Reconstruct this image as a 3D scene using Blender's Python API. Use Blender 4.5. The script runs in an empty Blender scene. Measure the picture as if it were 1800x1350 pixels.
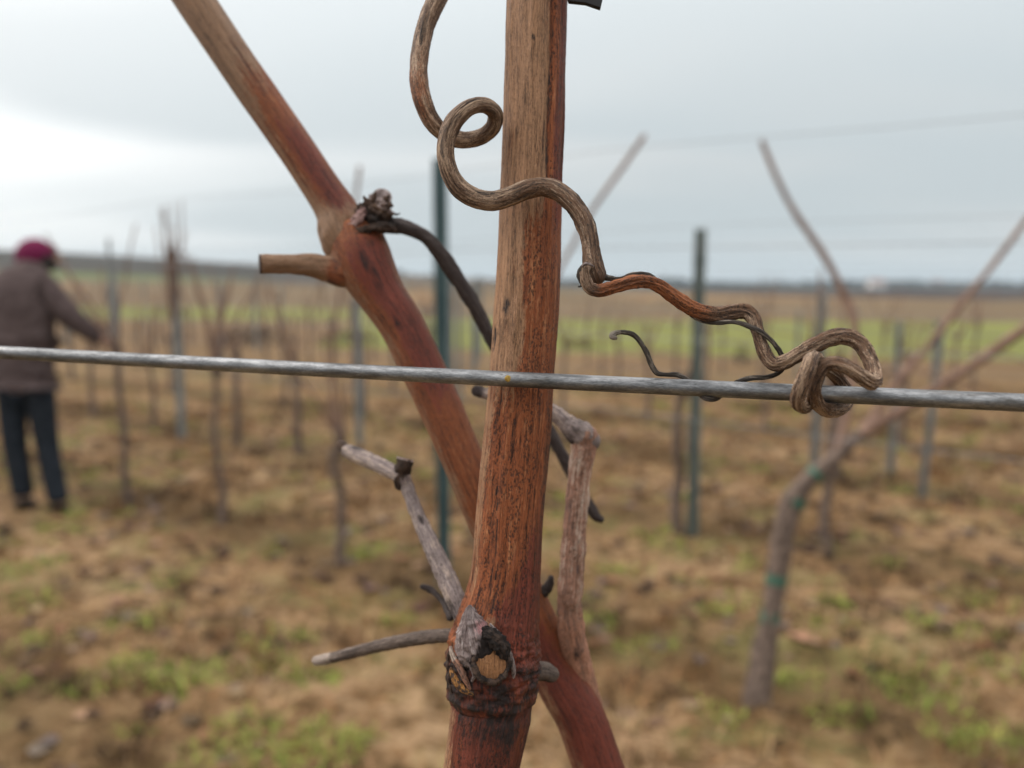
import bpy, bmesh, math, random
from mathutils import Vector, Matrix, noise as mn
from math import sin, cos, pi, exp, sqrt, hypot, radians

random.seed(11)
scene = bpy.context.scene
col = scene.collection

# ------------------------------------------------------------------ camera
FPX = 1413.0                       # focal length in photo pixels (photo 1800 wide)
PITCH = math.atan((675 - 505) / FPX)
CAM = Vector((0, 0, 1.3))
cam_data = bpy.data.cameras.new('camera')
cam = bpy.data.objects.new('camera', cam_data)
col.objects.link(cam)
cam.location = CAM
cam.rotation_euler = (pi / 2 - PITCH, 0, 0)
cam_data.sensor_width = 36.0
cam_data.lens = 36.0 * FPX / 1800.0
cam_data.clip_start = 0.01
cam_data.clip_end = 9000
cam_data.dof.use_dof = True
cam_data.dof.focus_distance = 0.1235
cam_data.dof.aperture_fstop = cam_data.lens / 2.0     # a 2.0 mm phone-lens pupil
cam_data.dof.aperture_blades = 0
scene.camera = cam

# ------------------------------------------------------------------ sky, sun, exposure
SUN_AZ, SUN_EL = radians(-72), radians(40)             # azimuth from +Y, to the left
sun_dir = Vector((sin(SUN_AZ) * cos(SUN_EL), cos(SUN_AZ) * cos(SUN_EL), sin(SUN_EL)))
world = bpy.data.worlds.new('World')
scene.world = world
world.use_nodes = True


def build_world():
    nt = world.node_tree
    N, L = nt.nodes, nt.links
    N.clear()
    out = N.new('ShaderNodeOutputWorld')
    bg = N.new('ShaderNodeBackground')
    sky = N.new('ShaderNodeTexSky')
    sky.sky_type = 'NISHITA'
    sky.sun_disc = False
    sky.sun_elevation = SUN_EL
    sky.sun_rotation = SUN_AZ
    sky.air_density = 1.0
    sky.dust_density = 2.0
    tc = N.new('ShaderNodeTexCoord')
    sep = N.new('ShaderNodeSeparateXYZ')
    L.new(tc.outputs['Generated'], sep.inputs[0])

    def m(op, a, b=None, clamp=False):
        n = N.new('ShaderNodeMath'); n.operation = op; n.use_clamp = clamp
        for i, v in enumerate((a, b)):
            if v is None: continue
            if isinstance(v, (int, float)): n.inputs[i].default_value = v
            else: L.new(v, n.inputs[i])
        return n.outputs[0]
    z = m('MAXIMUM', sep.outputs['Z'], 0.0)
    # a cloud deck: project the view direction on a flat layer
    inv = m('DIVIDE', 1.0, m('ADD', z, 0.16))
    px, py = m('MULTIPLY', sep.outputs['X'], inv), m('MULTIPLY', sep.outputs['Y'], inv)
    comb = N.new('ShaderNodeCombineXYZ')
    L.new(px, comb.inputs[0]); L.new(py, comb.inputs[1])
    mp = N.new('ShaderNodeMapping')
    mp.inputs['Rotation'].default_value = (0, 0, radians(38))
    mp.inputs['Scale'].default_value = (0.36, 0.9, 1)
    mp.inputs['Location'].default_value = (1.3, 1.4, 0.3)
    L.new(comb.outputs[0], mp.inputs[0])
    nz = N.new('ShaderNodeTexNoise')
    nz.inputs['Scale'].default_value = 1.0
    nz.inputs['Detail'].default_value = 2.0
    nz.inputs['Roughness'].default_value = 0.42
    nz.inputs['Distortion'].default_value = 0.35
    L.new(mp.outputs[0], nz.inputs['Vector'])
    cl = N.new('ShaderNodeMapRange')
    cl.interpolation_type = 'SMOOTHSTEP'
    cl.inputs['From Min'].default_value = 0.40
    cl.inputs['From Max'].default_value = 0.64
    L.new(nz.outputs['Fac'], cl.inputs['Value'])
    # how near the hidden sun
    dot = N.new('ShaderNodeVectorMath'); dot.operation = 'DOT_PRODUCT'
    L.new(tc.outputs['Generated'], dot.inputs[0])
    dot.inputs[1].default_value = sun_dir
    dpos = m('MAXIMUM', dot.outputs['Value'], 0.0)
    glow = m('POWER', dpos, 2.6)
    # overcast deck: brighter to the zenith, thin patches let more light through near the sun
    lum = m('ADD', 0.61, m('MULTIPLY', m('POWER', z, 2.0), 2.2))
    lum = m('ADD', lum, m('MULTIPLY', glow, 0.55))
    lum = m('ADD', lum, m('MULTIPLY', cl.outputs[0], m('ADD', 0.05, m('MULTIPLY', glow, 1.0))))
    mixc = N.new('ShaderNodeMix'); mixc.data_type = 'RGBA'
    mixc.inputs[6].default_value = (0.905, 1.0, 1.035, 1)
    mixc.inputs[7].default_value = (1.03, 1.0, 0.965, 1)
    L.new(m('MINIMUM', m('ADD', m('MULTIPLY', m('MULTIPLY', z, z), 1.3), m('ADD', m('MULTIPLY', cl.outputs[0], 0.40), m('MULTIPLY', glow, 0.9))), 1.0), mixc.inputs[0])
    vm = N.new('ShaderNodeVectorMath'); vm.operation = 'SCALE'
    L.new(mixc.outputs[2], vm.inputs[0]); L.new(lum, vm.inputs['Scale'])
    # scaled clear sky seen faintly through the deck
    vs = N.new('ShaderNodeVectorMath'); vs.operation = 'SCALE'
    L.new(sky.outputs[0], vs.inputs[0]); vs.inputs['Scale'].default_value = 0.1
    mx = N.new('ShaderNodeMix'); mx.data_type = 'RGBA'
    mx.inputs[0].default_value = 0.94
    L.new(vs.outputs[0], mx.inputs[6]); L.new(vm.outputs[0], mx.inputs[7])
    L.new(mx.outputs[2], bg.inputs['Color'])
    bg.inputs['Strength'].default_value = 1.0
    L.new(bg.outputs[0], out.inputs['Surface'])


build_world()
sun_data = bpy.data.lights.new('sun', 'SUN')
sun_data.energy = 1.5
sun_data.angle = radians(20)
sun_data.color = (1.0, 0.95, 0.88)
sun = bpy.data.objects.new('sun', sun_data)
sun.rotation_euler = (-sun_dir).to_track_quat('-Z', 'Y').to_euler()
sun.location = (-3, 2, 6)
col.objects.link(sun)

scene.view_settings.view_transform = 'Standard'
scene.view_settings.look = 'None'
scene.view_settings.gamma = 1.0
scene.view_settings.exposure = 0.0
scene.view_settings.use_curve_mapping = False
scene.render.engine = 'CYCLES'
cy = scene.cycles
cy.use_denoising = True
try:
    cy.denoiser = 'OPENIMAGEDENOISE'
except Exception:
    pass
cy.max_bounces = 4
cy.diffuse_bounces = 2
cy.glossy_bounces = 2
cy.transmission_bounces = 2
cy.volume_bounces = 0
cy.transparent_max_bounces = 4
cy.sample_clamp_indirect = 4.0
cy.use_adaptive_sampling = False

# ------------------------------------------------------------------ helpers
FWD = Vector((0, cos(PITCH), -sin(PITCH)))
UP = Vector((0, sin(PITCH), cos(PITCH)))
RIGHT = Vector((1, 0, 0))


def P(px, py, d):
    return CAM + d * (FWD + (px - 900) / FPX * RIGHT + (675 - py) / FPX * UP)


def sst(a, b, x):
    if a == b: return 0.0 if x < a else 1.0
    t = min(1.0, max(0.0, (x - a) / (b - a)))
    return t * t * (3 - 2 * t)


def gh(x, y):
    """height of the ground"""
    r = hypot(x, y)
    h = 0.0
    near = 1 - sst(12, 40, r)
    if near > 0:
        h += near * (0.035 * mn.noise((x * 0.7, y * 0.7, 3.1)) + 0.022 * mn.noise((x * 2.3, y * 2.3, 7.7)))
        if r < 9:
            k = 1 - sst(5, 9, r)
            c = mn.noise((x * 7, y * 7, 1.3))
            h += k * (0.030 * c + 0.020 * mn.noise((x * 15, y * 15, 5.3)))
    far = sst(35, 90, r)
    if far > 0:
        hx = exp(-0.5 * ((x + 200) / 112) ** 2) if x > -200 else 1.0
        hy = exp(-0.5 * ((y - 300) / 120) ** 2) if y < 300 else exp(-0.5 * ((y - 300) / 500) ** 2)
        h += far * 14.6 * hx * hy
        h += far * 0.9 * mn.noise((x * 0.012, y * 0.012, 2.2))
        if r > 900:
            h += sst(900, 2600, r) * 26 * (0.55 + 0.6 * mn.noise((x * 0.0011, y * 0.0011, 9.1)))
    return h


def G(px, py):
    """photo pixel to a point on the near ground (flat-ground hit, then true height)"""
    v = FWD + (px - 900) / FPX * RIGHT + (675 - py) / FPX * UP
    t = -CAM.z / v.z
    p = CAM + v * t
    return Vector((p.x, p.y, gh(p.x, p.y)))


def depth(p):
    return (p - CAM).dot(FWD)


def tag(o, label=None, cat=None, group=None, kind=None):
    if label: o['label'] = label
    if cat: o['category'] = cat
    if group: o['group'] = group
    if kind: o['kind'] = kind
    return o


def empty(name, loc):
    o = bpy.data.objects.new(name, None)
    o.empty_display_size = 0.02
    o.location = loc
    col.objects.link(o)
    return o


def link(name, me, mat, parent=None, smooth=True):
    o = bpy.data.objects.new(name, me)
    if mat: me.materials.append(mat)
    if smooth:
        me.shade_smooth()
    col.objects.link(o)
    if parent is not None:
        o.parent = parent
        o.matrix_parent_inverse = Matrix.Translation(-parent.location)
    return o


def mesh(name, V, F):
    me = bpy.data.meshes.new(name)
    me.from_pydata(V, [], F)
    me.update()
    return me


def catmull(pts, step):
    """resample tuples of floats; the first two are used for the step length"""
    n = len(pts)
    out = []
    for i in range(n - 1):
        p0 = pts[max(i - 1, 0)]; p1 = pts[i]; p2 = pts[i + 1]; p3 = pts[min(i + 2, n - 1)]
        ln = max(1e-9, sqrt(sum((a - b) ** 2 for a, b in zip(p1[:3], p2[:3]))))
        k = max(1, int(round(ln / step)))
        for j in range(k):
            t = j / k
            t2, t3 = t * t, t * t * t
            out.append(tuple(0.5 * (2 * b + (c - a) * t + (2 * a - 5 * b + 4 * c - d) * t2 + (3 * b - a - 3 * c + d) * t3)
                             for a, b, c, d in zip(p0, p1, p2, p3)))
    out.append(tuple(pts[-1]))
    return out


def tube(name, ring_pts, nseg, mat, parent=None, disp=None, mask=None, cap0='round', cap1='round', face_cam=True, flat=1.0):
    """ring_pts: list of (Vector centre, radius, user) -> swept tube.
    attributes: bk = straightened coordinates in millimetres, msk = colour marks"""
    n = len(ring_pts)
    C = [p[0] for p in ring_pts]
    T = []
    for i in range(n):
        t = C[min(i + 1, n - 1)] - C[max(i - 1, 0)]
        T.append(t.normalized() if t.length > 0 else Vector((0, 0, 1)))
    frames = []
    nrm = None
    for i in range(n):
        if face_cam or nrm is None:
            v = (CAM - C[i]).normalized()
            v = v - T[i] * v.dot(T[i])
            if v.length < 1e-4: v = T[i].orthogonal()
            nv = v.normalized()
            if face_cam and nrm is not None and v.length < 0.35:
                nv = (nrm - T[i] * nrm.dot(T[i])).normalized()
            nrm = nv
        else:
            nrm = (nrm - T[i] * nrm.dot(T[i])).normalized()
        frames.append((nrm.copy(), T[i].cross(nrm).normalized()))
    sg = 1.0
    if face_cam and frames[n // 2][1].dot(RIGHT - 0.3 * UP) < 0: sg = -1.0
    V, F, BK, MK = [], [], [], []
    s = 0.0
    rm = sum(p[1] for p in ring_pts) / n * 1000
    rings = []

    def add_ring(i, c, rad, s, extra=1.0):
        a, b = frames[i]
        base = len(V)
        for k in range(nseg):
            th = 2 * pi * k / nseg
            r = rad
            if disp: r = rad + disp(th * sg, s * 1000, ring_pts[i][2], rad) * extra
            V.append(c + (a * cos(th) * flat + b * sin(th)) * r)
            BK.append((cos(th) * rm, sin(th) * rm, s * 1000))
            MK.append(mask(th * sg, s * 1000, ring_pts[i][2]) if mask else (0, 0, 0))
        rings.append(base)
    if cap0 == 'round':
        for q in (0.25, 0.65, 0.92):
            add_ring(0, C[0] - T[0] * ring_pts[0][1] * sqrt(max(0, 1 - q * q)), ring_pts[0][1] * q, 0.0, q)
    elif cap0 == 'flat':
        add_ring(0, C[0], ring_pts[0][1] * 0.02, 0.0, 0)
        add_ring(0, C[0], ring_pts[0][1] * 0.93, 0.0, 0.5)
    for i in range(n):
        if i: s += (C[i] - C[i - 1]).length
        add_ring(i, C[i], ring_pts[i][1], s)
    if cap1 == 'round':
        for q in (0.92, 0.65, 0.25):
            add_ring(n - 1, C[-1] + T[-1] * ring_pts[-1][1] * sqrt(max(0, 1 - q * q)), ring_pts[-1][1] * q, s, q)
    elif cap1 == 'flat':
        add_ring(n - 1, C[-1], ring_pts[-1][1] * 0.93, s, 0.5)
        add_ring(n - 1, C[-1], ring_pts[-1][1] * 0.02, s, 0)
    for a, b in zip(rings[:-1], rings[1:]):
        for k in range(nseg):
            k2 = (k + 1) % nseg
            F.append((a + k, a + k2, b + k2, b + k))
    if cap0: F.append(tuple(rings[0] + k for k in reversed(range(nseg))))
    if cap1: F.append(tuple(rings[-1] + k for k in range(nseg)))
    me = mesh(name, V, F)
    at = me.attributes.new('bk', 'FLOAT_VECTOR', 'POINT')
    at.data.foreach_set('vector', [c for v in BK for c in v])
    at = me.attributes.new('msk', 'FLOAT_VECTOR', 'POINT')
    at.data.foreach_set('vector', [c for v in MK for c in v])
    return link(name, me, mat, parent)


def photo_tube(name, pts, step, nseg, mat, parent=None, **kw):
    """pts: (px, py, depth in mm, radius in photo pixels)"""
    rp = []
    for q in catmull(pts, step):
        d = q[2] / 1000
        rp.append((P(q[0], q[1], d), max(0.2, q[3]) * d / FPX, q))
    return tube(name, rp, nseg, mat, parent, **kw)


def world_tube(name, pts, step, nseg, mat, parent=None, **kw):
    """pts: (x, y, z, radius in metres)"""
    rp = [(Vector(q[:3]), max(1e-4, q[3]), q) for q in catmull(pts, step)]
    kw.setdefault('face_cam', False)
    return tube(name, rp, nseg, mat, parent, **kw)


# ------------------------------------------------------------------ materials
class NT:
    def __init__(self, name):
        self.mat = bpy.data.materials.new(name)
        self.mat.use_nodes = True
        self.nt = self.mat.node_tree
        self.N, self.L = self.nt.nodes, self.nt.links
        self.bsdf = self.N['Principled BSDF']
        self.bsdf.inputs['Specular IOR Level'].default_value = 0.3

    def attr(self, name):
        n = self.N.new('ShaderNodeAttribute'); n.attribute_name = name
        return n

    def _set(self, sock, v):
        if isinstance(v, (int, float, tuple, list)): sock.default_value = v
        else: self.L.new(v, sock)

    def scale(self, vec, sc, loc=(0, 0, 0)):
        n = self.N.new('ShaderNodeMapping')
        n.inputs['Scale'].default_value = sc
        n.inputs['Location'].default_value = loc
        self.L.new(vec, n.inputs[0])
        return n.outputs[0]

    def noise(self, vec, scale=1.0, detail=4.0, rough=0.55, dist=0.0):
        n = self.N.new('ShaderNodeTexNoise')
        n.inputs['Scale'].default_value = scale
        n.inputs['Detail'].default_value = detail
        n.inputs['Roughness'].default_value = rough
        n.inputs['Distortion'].default_value = dist
        self.L.new(vec, n.inputs['Vector'])
        return n.outputs['Fac']

    def voronoi(self, vec, scale=1.0, out='Distance'):
        n = self.N.new('ShaderNodeTexVoronoi')
        n.inputs['Scale'].default_value = scale
        self.L.new(vec, n.inputs['Vector'])
        return n.outputs[out]

    def ramp(self, fac, stops):
        n = self.N.new('ShaderNodeValToRGB')
        e = n.color_ramp.elements
        while len(e) > 1: e.remove(e[0])
        e[0].position = stops[0][0]; e[0].color = (*stops[0][1], 1)
        for p, c in stops[1:]:
            k = e.new(p); k.color = (*c, 1)
        self._set(n.inputs[0], fac)
        return n.outputs[0]

    def rng(self, v, a, b, lo=0.0, hi=1.0):
        n = self.N.new('ShaderNodeMapRange'); n.interpolation_type = 'SMOOTHSTEP'
        n.inputs['From Min'].default_value = a; n.inputs['From Max'].default_value = b
        n.inputs['To Min'].default_value = lo; n.inputs['To Max'].default_value = hi
        self._set(n.inputs['Value'], v)
        return n.outputs[0]

    def math(self, op, a, b=0.0, clamp=False):
        n = self.N.new('ShaderNodeMath'); n.operation = op; n.use_clamp = clamp
        self._set(n.inputs[0], a); self._set(n.inputs[1], b)
        return n.outputs[0]

    def mix(self, f, a, b, mode='MIX'):
        n = self.N.new('ShaderNodeMix'); n.data_type = 'RGBA'; n.blend_type = mode
        self._set(n.inputs[0], f)
        for i, v in ((6, a), (7, b)):
            if isinstance(v, tuple): n.inputs[i].default_value = (*v, 1)
            else: self.L.new(v, n.inputs[i])
        return n.outputs[2]

    def sep(self, vec):
        n = self.N.new('ShaderNodeSeparateXYZ'); self.L.new(vec, n.inputs[0])
        return n.outputs

    def bump(self, h, strength=0.5, dist=0.0002, nrm=None):
        n = self.N.new('ShaderNodeBump')
        n.inputs['Strength'].default_value = strength
        n.inputs['Distance'].default_value = dist
        self.L.new(h, n.inputs['Height'])
        if nrm is not None: self.L.new(nrm, n.inputs['Normal'])
        return n.outputs[0]

    def done(self, color, rough=0.7, normal=None, metallic=None, spec=None):
        self._set(self.bsdf.inputs['Base Color'], (*color, 1) if isinstance(color, tuple) else color)
        self._set(self.bsdf.inputs['Roughness'], rough)
        if normal is not None: self.L.new(normal, self.bsdf.inputs['Normal'])
        if metallic is not None: self._set(self.bsdf.inputs['Metallic'], metallic)
        if spec is not None: self._set(self.bsdf.inputs['Specular IOR Level'], spec)
        return self.mat


def bark(name, c_dark, c_mid, c_light, c_pale, c_mark, c_third, speck=0.5, k=1.0, rough=0.62, fib=1.0, bump=0.6, crack=0.6, spec=0.3):
    """fibrous bark; msk.x -> c_pale, msk.y -> c_mark, msk.z -> c_third; k scales the grain"""
    t = NT(name)
    v = t.attr('bk').outputs['Vector']
    ms = t.sep(t.attr('msk').outputs['Vector'])
    st = t.noise(t.scale(v, (1.5 * k, 1.5 * k, 0.085 * k)), 1, 6, 0.66, 0.5)
    md = t.noise(t.scale(v, (2.6 * k, 2.6 * k, 0.75 * k), (5, 8, 2)), 1, 5, 0.68, 0.6)
    fi = t.noise(t.scale(v, (6.5 * k, 6.5 * k, 0.6 * k), (3, 1, 2)), 1, 5, 0.7, 0.3)
    bl = t.noise(t.scale(v, (0.33 * k, 0.33 * k, 0.11 * k), (7, 2, 5)), 1, 4, 0.55)
    gr = t.noise(t.scale(v, (8 * k, 8 * k, 5 * k), (1, 9, 4)), 1, 3, 0.75)
    f = t.math('ADD', t.math('MULTIPLY', st, 0.40 * fib), t.math('ADD', t.math('MULTIPLY', md, 0.22), t.math('ADD', t.math('MULTIPLY', fi, 0.24), t.math('MULTIPLY', bl, 0.14 + 0.40 * (1 - fib)))))
    c = t.ramp(f, [(0.42, c_dark), (0.48, c_mid), (0.52, c_mid), (0.585, c_light)])
    pale = t.ramp(f, [(0.41, tuple(0.36 * x for x in c_pale)), (0.485, c_pale), (0.59, tuple(min(1, 1.3 * x) for x in c_pale))])
    third = t.ramp(f, [(0.41, tuple(0.36 * x for x in c_third)), (0.485, c_third), (0.59, tuple(min(1, 1.6 * x) for x in c_third))])
    wob = t.math('MULTIPLY', t.math('SUBTRACT', t.math('ADD', bl, t.math('ADD', st, md)), 1.5), 1.5)

    def edge(m):
        return t.rng(t.math('ADD', m, t.math('MULTIPLY', wob, t.rng(m, 0.02, 0.3))), 0.2, 0.8)
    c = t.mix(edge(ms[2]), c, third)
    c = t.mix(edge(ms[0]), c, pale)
    # grainy dark weathering
    c = t.mix(t.math('MULTIPLY', t.rng(gr, 0.52, 0.66), 0.45), c, t.mix(0.5, c, (0.05, 0.03, 0.025)))
    # long fine fissures along the grain
    fs = t.noise(t.scale(v, (1.9 * k, 1.9 * k, 0.10 * k), (11, 3, 6)), 1, 3, 0.5, 0.2)
    fz = t.math('MULTIPLY', t.rng(t.math('ABSOLUTE', t.math('SUBTRACT', fs, 0.5)), 0.028, 0.006), t.rng(md, 0.44, 0.58))
    c = t.mix(t.math('MULTIPLY', fz, crack), c, (0.028, 0.02, 0.018))
    # specks of black mould in clusters
    vo = t.voronoi(t.scale(v, (2.9 * k, 2.9 * k, 1.7 * k)), 1)
    vo2 = t.voronoi(t.scale(v, (1.9 * k, 1.9 * k, 0.85 * k), (5, 5, 5)), 1)
    gate = t.rng(t.noise(t.scale(v, (0.75 * k, 0.75 * k, 0.12 * k), (2, 8, 1)), 1, 5, 0.65), 0.39, 0.56)
    gate = t.math('MULTIPLY', gate, t.rng(ms[0], 0.2, 0.9, 1.0, 0.35))
    sp = t.math('MULTIPLY', t.math('ADD', t.rng(t.math('ADD', vo, t.math('MULTIPLY', gr, 0.75)), 0.80, 0.60), t.rng(t.math('ADD', vo2, t.math('MULTIPLY', gr, 0.65)), 0.68, 0.50), True), t.math('MULTIPLY', gate, speck))
    c = t.mix(sp, c, (0.030, 0.022, 0.02))
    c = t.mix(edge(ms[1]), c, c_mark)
    hgt = t.math('ADD', t.math('MULTIPLY', st, 0.7), t.math('ADD', t.math('MULTIPLY', md, 0.45), t.math('ADD', t.math('MULTIPLY', fi, 0.5), t.math('MULTIPLY', gr, 0.16))))
    hgt = t.math('SUBTRACT', hgt, t.math('ADD', t.math('MULTIPLY', sp, 0.25), t.math('MULTIPLY', fz, 0.4 * crack)))
    nrm = t.bump(hgt, bump, 0.0007 / k)
    return t.done(c, t.math('ADD', rough - 0.1, t.math('MULTIPLY', fi, 0.25)), nrm, spec=spec)


def plain(name, c1, c2, scale=20.0, rough=0.75, bump=0.0, dist=0.01, metallic=None, spec=None):
    t = NT(name)
    tc = t.N.new('ShaderNodeTexCoord')
    n = t.noise(tc.outputs['Object'], scale, 4, 0.6)
    c = t.ramp(n, [(0.35, c1), (0.65, c2)])
    nrm = t.bump(n, bump, dist) if bump else None
    return t.done(c, rough, nrm, metallic, spec)


M = {}
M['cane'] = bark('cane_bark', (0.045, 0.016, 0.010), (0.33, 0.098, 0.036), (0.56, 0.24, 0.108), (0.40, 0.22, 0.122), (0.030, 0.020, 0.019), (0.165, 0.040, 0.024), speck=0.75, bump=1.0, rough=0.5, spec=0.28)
M['cane2'] = bark('leaning_cane_bark', (0.045, 0.016, 0.010), (0.25, 0.074, 0.026), (0.40, 0.158, 0.064), (0.25, 0.145, 0.085), (0.028, 0.012, 0.011), (0.145, 0.033, 0.020), speck=0.5, fib=0.9, bump=0.8, crack=0.5, rough=0.5, spec=0.28)
M['tendril'] = bark('tendril_bark', (0.028, 0.016, 0.011), (0.175, 0.096, 0.056), (0.50, 0.37, 0.265), (0.41, 0.285, 0.195), (0.028, 0.020, 0.017), (0.27, 0.092, 0.035), speck=0.75, k=1.7, rough=0.55, bump=1.0, crack=0.9, spec=0.3)
M['thin'] = bark('thin_tendril_bark', (0.02, 0.016, 0.014), (0.055, 0.045, 0.038), (0.15, 0.125, 0.10), (0.2, 0.17, 0.14), (0.02, 0.015, 0.012), (0.10, 0.08, 0.06), speck=0.2, k=3.0, rough=0.8, bump=0.9)
M['twig'] = bark('grey_twig_bark', (0.08, 0.06, 0.06), (0.25, 0.20, 0.19), (0.46, 0.40, 0.38), (0.42, 0.33, 0.27), (0.035, 0.026, 0.026), (0.32, 0.16, 0.105), speck=0.6, k=1.3, rough=0.8)
M['dead'] = bark('dead_tendril_bark', (0.018, 0.013, 0.013), (0.045, 0.034, 0.032), (0.10, 0.08, 0.075), (0.30, 0.25, 0.22), (0.02, 0.015, 0.012), (0.10, 0.08, 0.06), speck=0.1, k=2.0, rough=0.8)
M['dry'] = bark('dry_tendril_bark', (0.035, 0.026, 0.022), (0.115, 0.085, 0.070), (0.25, 0.20, 0.17), (0.32, 0.26, 0.22), (0.02, 0.015, 0.012), (0.10, 0.08, 0.06), speck=0.3, k=1.6, rough=0.8)
M['knob'] = bark('node_bark', (0.018, 0.013, 0.012), (0.10, 0.062, 0.045), (0.28, 0.18, 0.12), (0.42, 0.34, 0.33), (0.016, 0.012, 0.011), (0.40, 0.19, 0.06), speck=0.4, k=1.6, rough=0.85, bump=1.0)
M['wood'] = bark('cut_wood', (0.07, 0.030, 0.014), (0.25, 0.115, 0.048), (0.40, 0.21, 0.10), (0.5, 0.4, 0.3), (0.03, 0.02, 0.015), (0.3, 0.15, 0.08), speck=0.35, k=2.4, rough=0.85)
M['wool'] = bark('bud_wool', (0.085, 0.058, 0.055), (0.27, 0.21, 0.20), (0.50, 0.43, 0.415), (0.6, 0.55, 0.52), (0.022, 0.016, 0.015), (0.38, 0.19, 0.19), speck=0.3, k=1.6, rough=0.95, bump=1.0)


M['wool2'] = bark('pink_wool', (0.14, 0.07, 0.065), (0.38, 0.24, 0.22), (0.55, 0.42, 0.40), (0.6, 0.55, 0.52), (0.03, 0.02, 0.02), (0.38, 0.19, 0.19), speck=0.3, k=1.2, rough=0.95, bump=1.0)


def wire_mat():
    t = NT('galvanised_wire')
    v = t.attr('bk').outputs['Vector']
    a = t.noise(t.scale(v, (0.8, 0.8, 0.16)), 1, 5, 0.6)
    b = t.noise(t.scale(v, (5, 5, 1.4), (4, 4, 4)), 1, 5, 0.7)
    e = t.noise(t.scale(v, (0.25, 0.25, 0.06), (9, 4, 2)), 1, 3, 0.5)
    f = t.math('ADD', t.math('MULTIPLY', a, 0.5), t.math('ADD', t.math('MULTIPLY', b, 0.3), t.math('MULTIPLY', e, 0.2)))
    c = t.ramp(f, [(0.36, (0.055, 0.058, 0.062)), (0.5, (0.165, 0.17, 0.178)), (0.62, (0.31, 0.315, 0.325))])
    dirt = t.noise(t.scale(v, (0.5, 0.5, 0.10), (2, 7, 1)), 1, 4, 0.65)
    c = t.mix(t.math('MULTIPLY', t.rng(dirt, 0.54, 0.66), 0.55), c, (0.075, 0.066, 0.055))
    pits = t.rng(b, 0.38, 0.30)
    c = t.mix(t.math('MULTIPLY', pits, 0.7), c, (0.07, 0.07, 0.075))
    return t.done(c, t.rng(f, 0.38, 0.62, 0.58, 0.36), t.bump(t.math('SUBTRACT', f, t.math('MULTIPLY', pits, 0.3)), 0.5, 0.0004), 0.8, 0.5)


M['wire'] = wire_mat()
M['far_wire'] = plain('weathered_wire', (0.20, 0.21, 0.22), (0.30, 0.31, 0.32), 30, 0.5, metallic=0.5)
M['rust'] = plain('rust', (0.22, 0.12, 0.03), (0.42, 0.29, 0.07), 4000, 0.9, 0.4, 0.0001)
M['tie'] = plain('black_rubber', (0.010, 0.010, 0.011), (0.018, 0.018, 0.02), 300, 0.6)
M['teal_post'] = plain('green_coated_steel', (0.040, 0.075, 0.082), (0.062, 0.105, 0.112), 9, 0.5, metallic=0.2)
M['green_post'] = plain('grey_green_steel', (0.095, 0.12, 0.112), (0.15, 0.175, 0.165), 9, 0.5, metallic=0.2)
M['grey_post'] = plain('galvanised_post', (0.16, 0.17, 0.17), (0.25, 0.265, 0.265), 9, 0.55, metallic=0.3)
M['trunk'] = plain('vine_trunk_bark', (0.055, 0.038, 0.030), (0.20, 0.145, 0.115), 45, 0.9, 0.8, 0.01)
M['far_cane'] = plain('vine_cane_bark', (0.13, 0.075, 0.055), (0.24, 0.15, 0.11), 40, 0.8)
M['green_tie'] = plain('green_tape', (0.028, 0.085, 0.058), (0.05, 0.13, 0.09), 30, 0.5)

# ------------------------------------------------------------------ the ground
FIELD = [  # world-space parcels: (y0, y1, x0, x1, slope, colour)
]


def field_col(x, y):
    """base colour of the parcel at a spot beyond the near vineyard; None while still in it"""
    q = y + 0.16 * x + 1.3 * mn.noise((x * 0.05, y * 0.05, 4.0))
    n = mn.noise((x * 0.08, y * 0.03, 1.0)) * 0.5 + mn.noise((x * 0.4, y * 0.2, 6.0)) * 0.25
    r = hypot(x, y)
    vine = (0.1627, 0.1035, 0.0533)
    green = (0.17, 0.175, 0.05)
    brown = (0.1331, 0.0937, 0.0533)
    dark = (0.045, 0.034, 0.030)
    if x < -4 - 0.12 * (y - 15) and y < 70:          # vineyard runs on further at the left
        lim = 30
    else:
        lim = 16.5
    if q < lim: c = vine
    elif q < lim + 17: c = green if n > -0.33 else (0.15, 0.14, 0.055)
    elif q < 95: c = brown if n > -0.1 else (0.2201, 0.1375, 0.0702)
    else:
        u = mn.noise((x * 0.02 + y * 0.004, y * 0.009, 8.0))
        if x < 0:
            c = dark if u > 0.12 else (green if u < -0.22 and x < -60 else (0.095, 0.07, 0.045))
            if y > 172 and x < -40: c = (0.032, 0.026, 0.019)
            if 112 < y < 160 and x < -45: c = (0.10, 0.115, 0.04)
        else:
            c = dark if u > -0.1 else (0.115, 0.10, 0.07)
            if r > 700: c = (0.04, 0.05, 0.05)
    return tuple(v * (1 + 0.35 * n) for v in c), sst(10, 15, q)


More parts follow.
